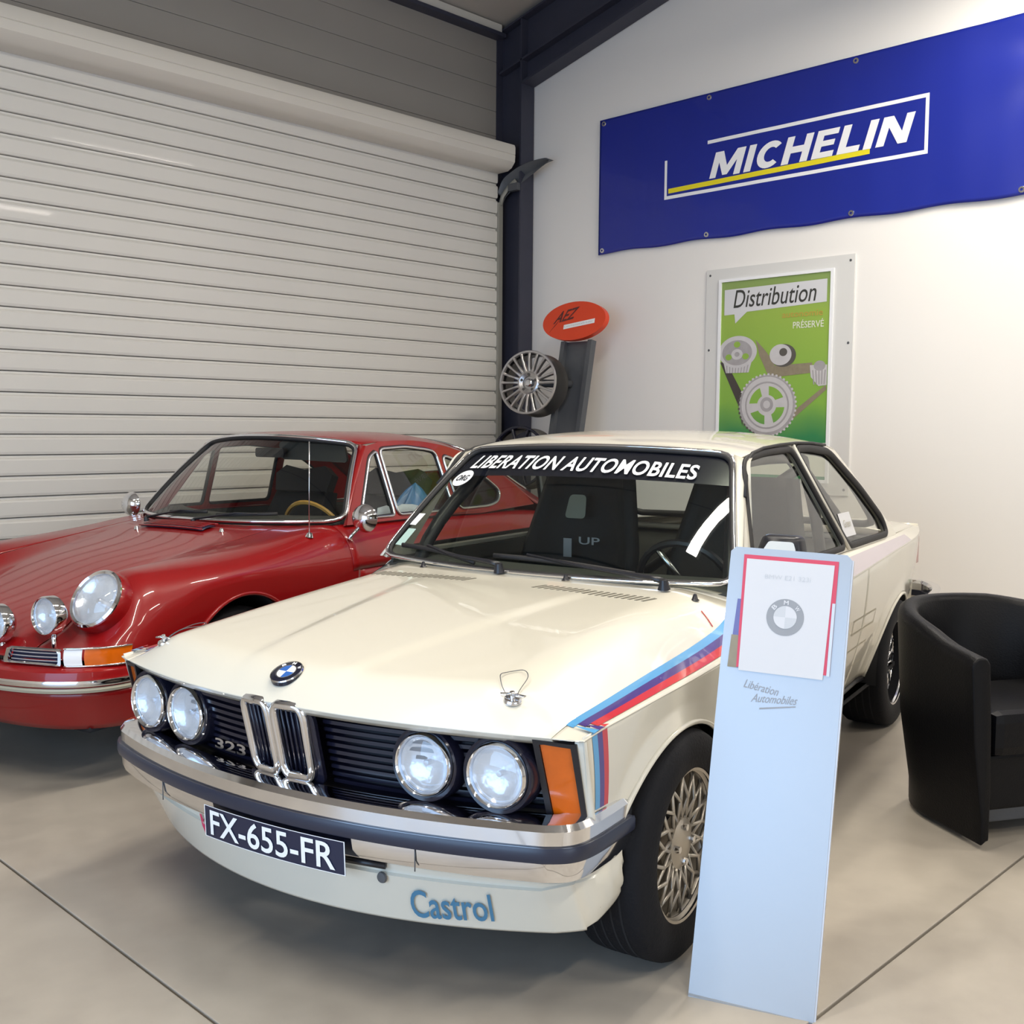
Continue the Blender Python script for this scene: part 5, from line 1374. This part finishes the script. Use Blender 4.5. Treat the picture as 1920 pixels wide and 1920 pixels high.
# interior
mesh('cabin_floor', [(-.66, 1.3, .26), (.66, 1.3, .26), (.66, 3.3, .26), (-.66, 3.3, .26)], [(0, 1, 2, 3)], 'interior', por, False, .01)
for sgn in (-1, 1): mesh('door_lining', [(sgn * .685, 1.6, .28), (sgn * .685, 3.3, .28), (sgn * .675, 3.3, .875), (sgn * .68, 1.66, .88)], [(0, 1, 2, 3)], 'interior', por, False, .01)
grid('dashboard', lambda s, t: Vector((s * .66, 1.40 + .26 * abs(s) ** 2 + [0, .12, .22, .27, .27][int(t)], [.885, .915, .915, .88, .62][int(t)])), lin(-1, 1, 17), range(5), 'interior', por, solid=.01)
def pseat(uc):
    bk = grid('seat', lambda s, t: Vector((uc + s * (.24 - .05 * t ** 3), 2.32 + .26 * t - .07 * abs(s) ** 3, .42 + .56 * t + .0 * s)), lin(-1, 1, 13), lin(0, 1, 11), 'seat_black', por, solid=-.07)
    grid('seat_cushion', lambda s, t: Vector((uc + s * .24, 1.88 + .46 * t, .44 - .05 * t + .05 * abs(s) ** 4)), lin(-1, 1, 11), lin(0, 1, 7), 'seat_black', bk, solid=-.09)
    hd = [(-.20, .96), (-.22, 1.06), (-.15, 1.11), (0, 1.085), (.15, 1.11), (.22, 1.06), (.20, .96)]
    surf_poly('headrest', hd, [], lambda a, b: Vector((uc + a, 2.56 + (b - .96) * .3, b)), 'seat_black', bk, .06)
pseat(.34); pseat(-.34)
stw = lathe('steering_wheel', [(.182, 0), (.188, .010), (.197, .012), (.205, .004), (.203, -.008), (.190, -.010)], (.34, 1.86, .80), (0, .90, .43), 'wood_rim', por, 36)
for a in (0, pi, -pi / 2): tube('steering_spoke', [Vector((.34, 1.86, .80)), Vector((.34 + .185 * math.cos(a), 1.86 - .08 * math.sin(a), .80 + .167 * math.sin(a)))], .010, 'bright_metal', stw, seg=6)
tube('steering_column', [(.34, 1.86, .80), (.34, 1.66, .74)], .03, 'black_plastic', stw)
surf_poly('sun_visor', roundpoly([(-.02, 1.185), (.40, 1.175), (.40, 1.275), (-.02, 1.285)], .03, 4), [], lambda u, z: Vector((u + .05, 1.93 + .18 * u * u + (1.285 - z) * .3, z)), 'interior', por, .015)
surf_poly('interior_mirror', roundpoly([(-.10, 1.195), (.10, 1.195), (.10, 1.245), (-.10, 1.245)], .015, 4), [], lambda u, z: Vector((u, 1.90, z)), 'black_plastic', por, .02)
def bench(s, t): return Vector((s * .56, 2.90 + .20 * t, .45 + .40 * t))
grid('rear_bench', bench, lin(-1, 1, 9), lin(0, 1, 5), 'interior', por, solid=-.07)
grid('underbody', lambda s, v: Vector((s * .68, v, .22)), lin(-1, 1, 3), [.2, 1, 2, 3, 4.1], 'dark_under', por, solid=-.02)
# blue plastic bag on the passenger side, seen through the door window
bag = empty('plastic_bag'); bag.matrix_world = por.matrix_basis.copy()
bag.location = por.location; bag.rotation_euler = por.rotation_euler
tag(bag, 'crumpled blue plastic bag lying on the seat inside the red coupe', 'bag')
rbg = random.Random(5)
def bagp(a, t):
    r = (.20 + .03 * math.sin(3 * a + 1) + .025 * math.sin(7 * a + 4 * t)) * (math.sin(pi * min(t * .9 + .12, 1)) ** .6)
    return Vector((.555 + r * .33 * math.cos(a), 2.43 + r * .95 * math.sin(a), .58 + .46 * t + .02 * math.sin(5 * a)))
bm_ = [bagp(2 * pi * i / 30, t) for i in range(30) for t in lin(0, 1, 14)]
mesh('bag_body', bm_, gridfaces(30, 14, True), 'blue_bag', bag)
mesh('bag_sheet', [(.635 + .008 * math.sin(i * 1.7 + j) - .004 * j, 2.02 + .075 * i, .72 + .032 * j + .012 * math.sin(i * 2.3)) for i in range(8) for j in range(8)], gridfaces(8, 8), 'pale_sheet', bag, True, .002)
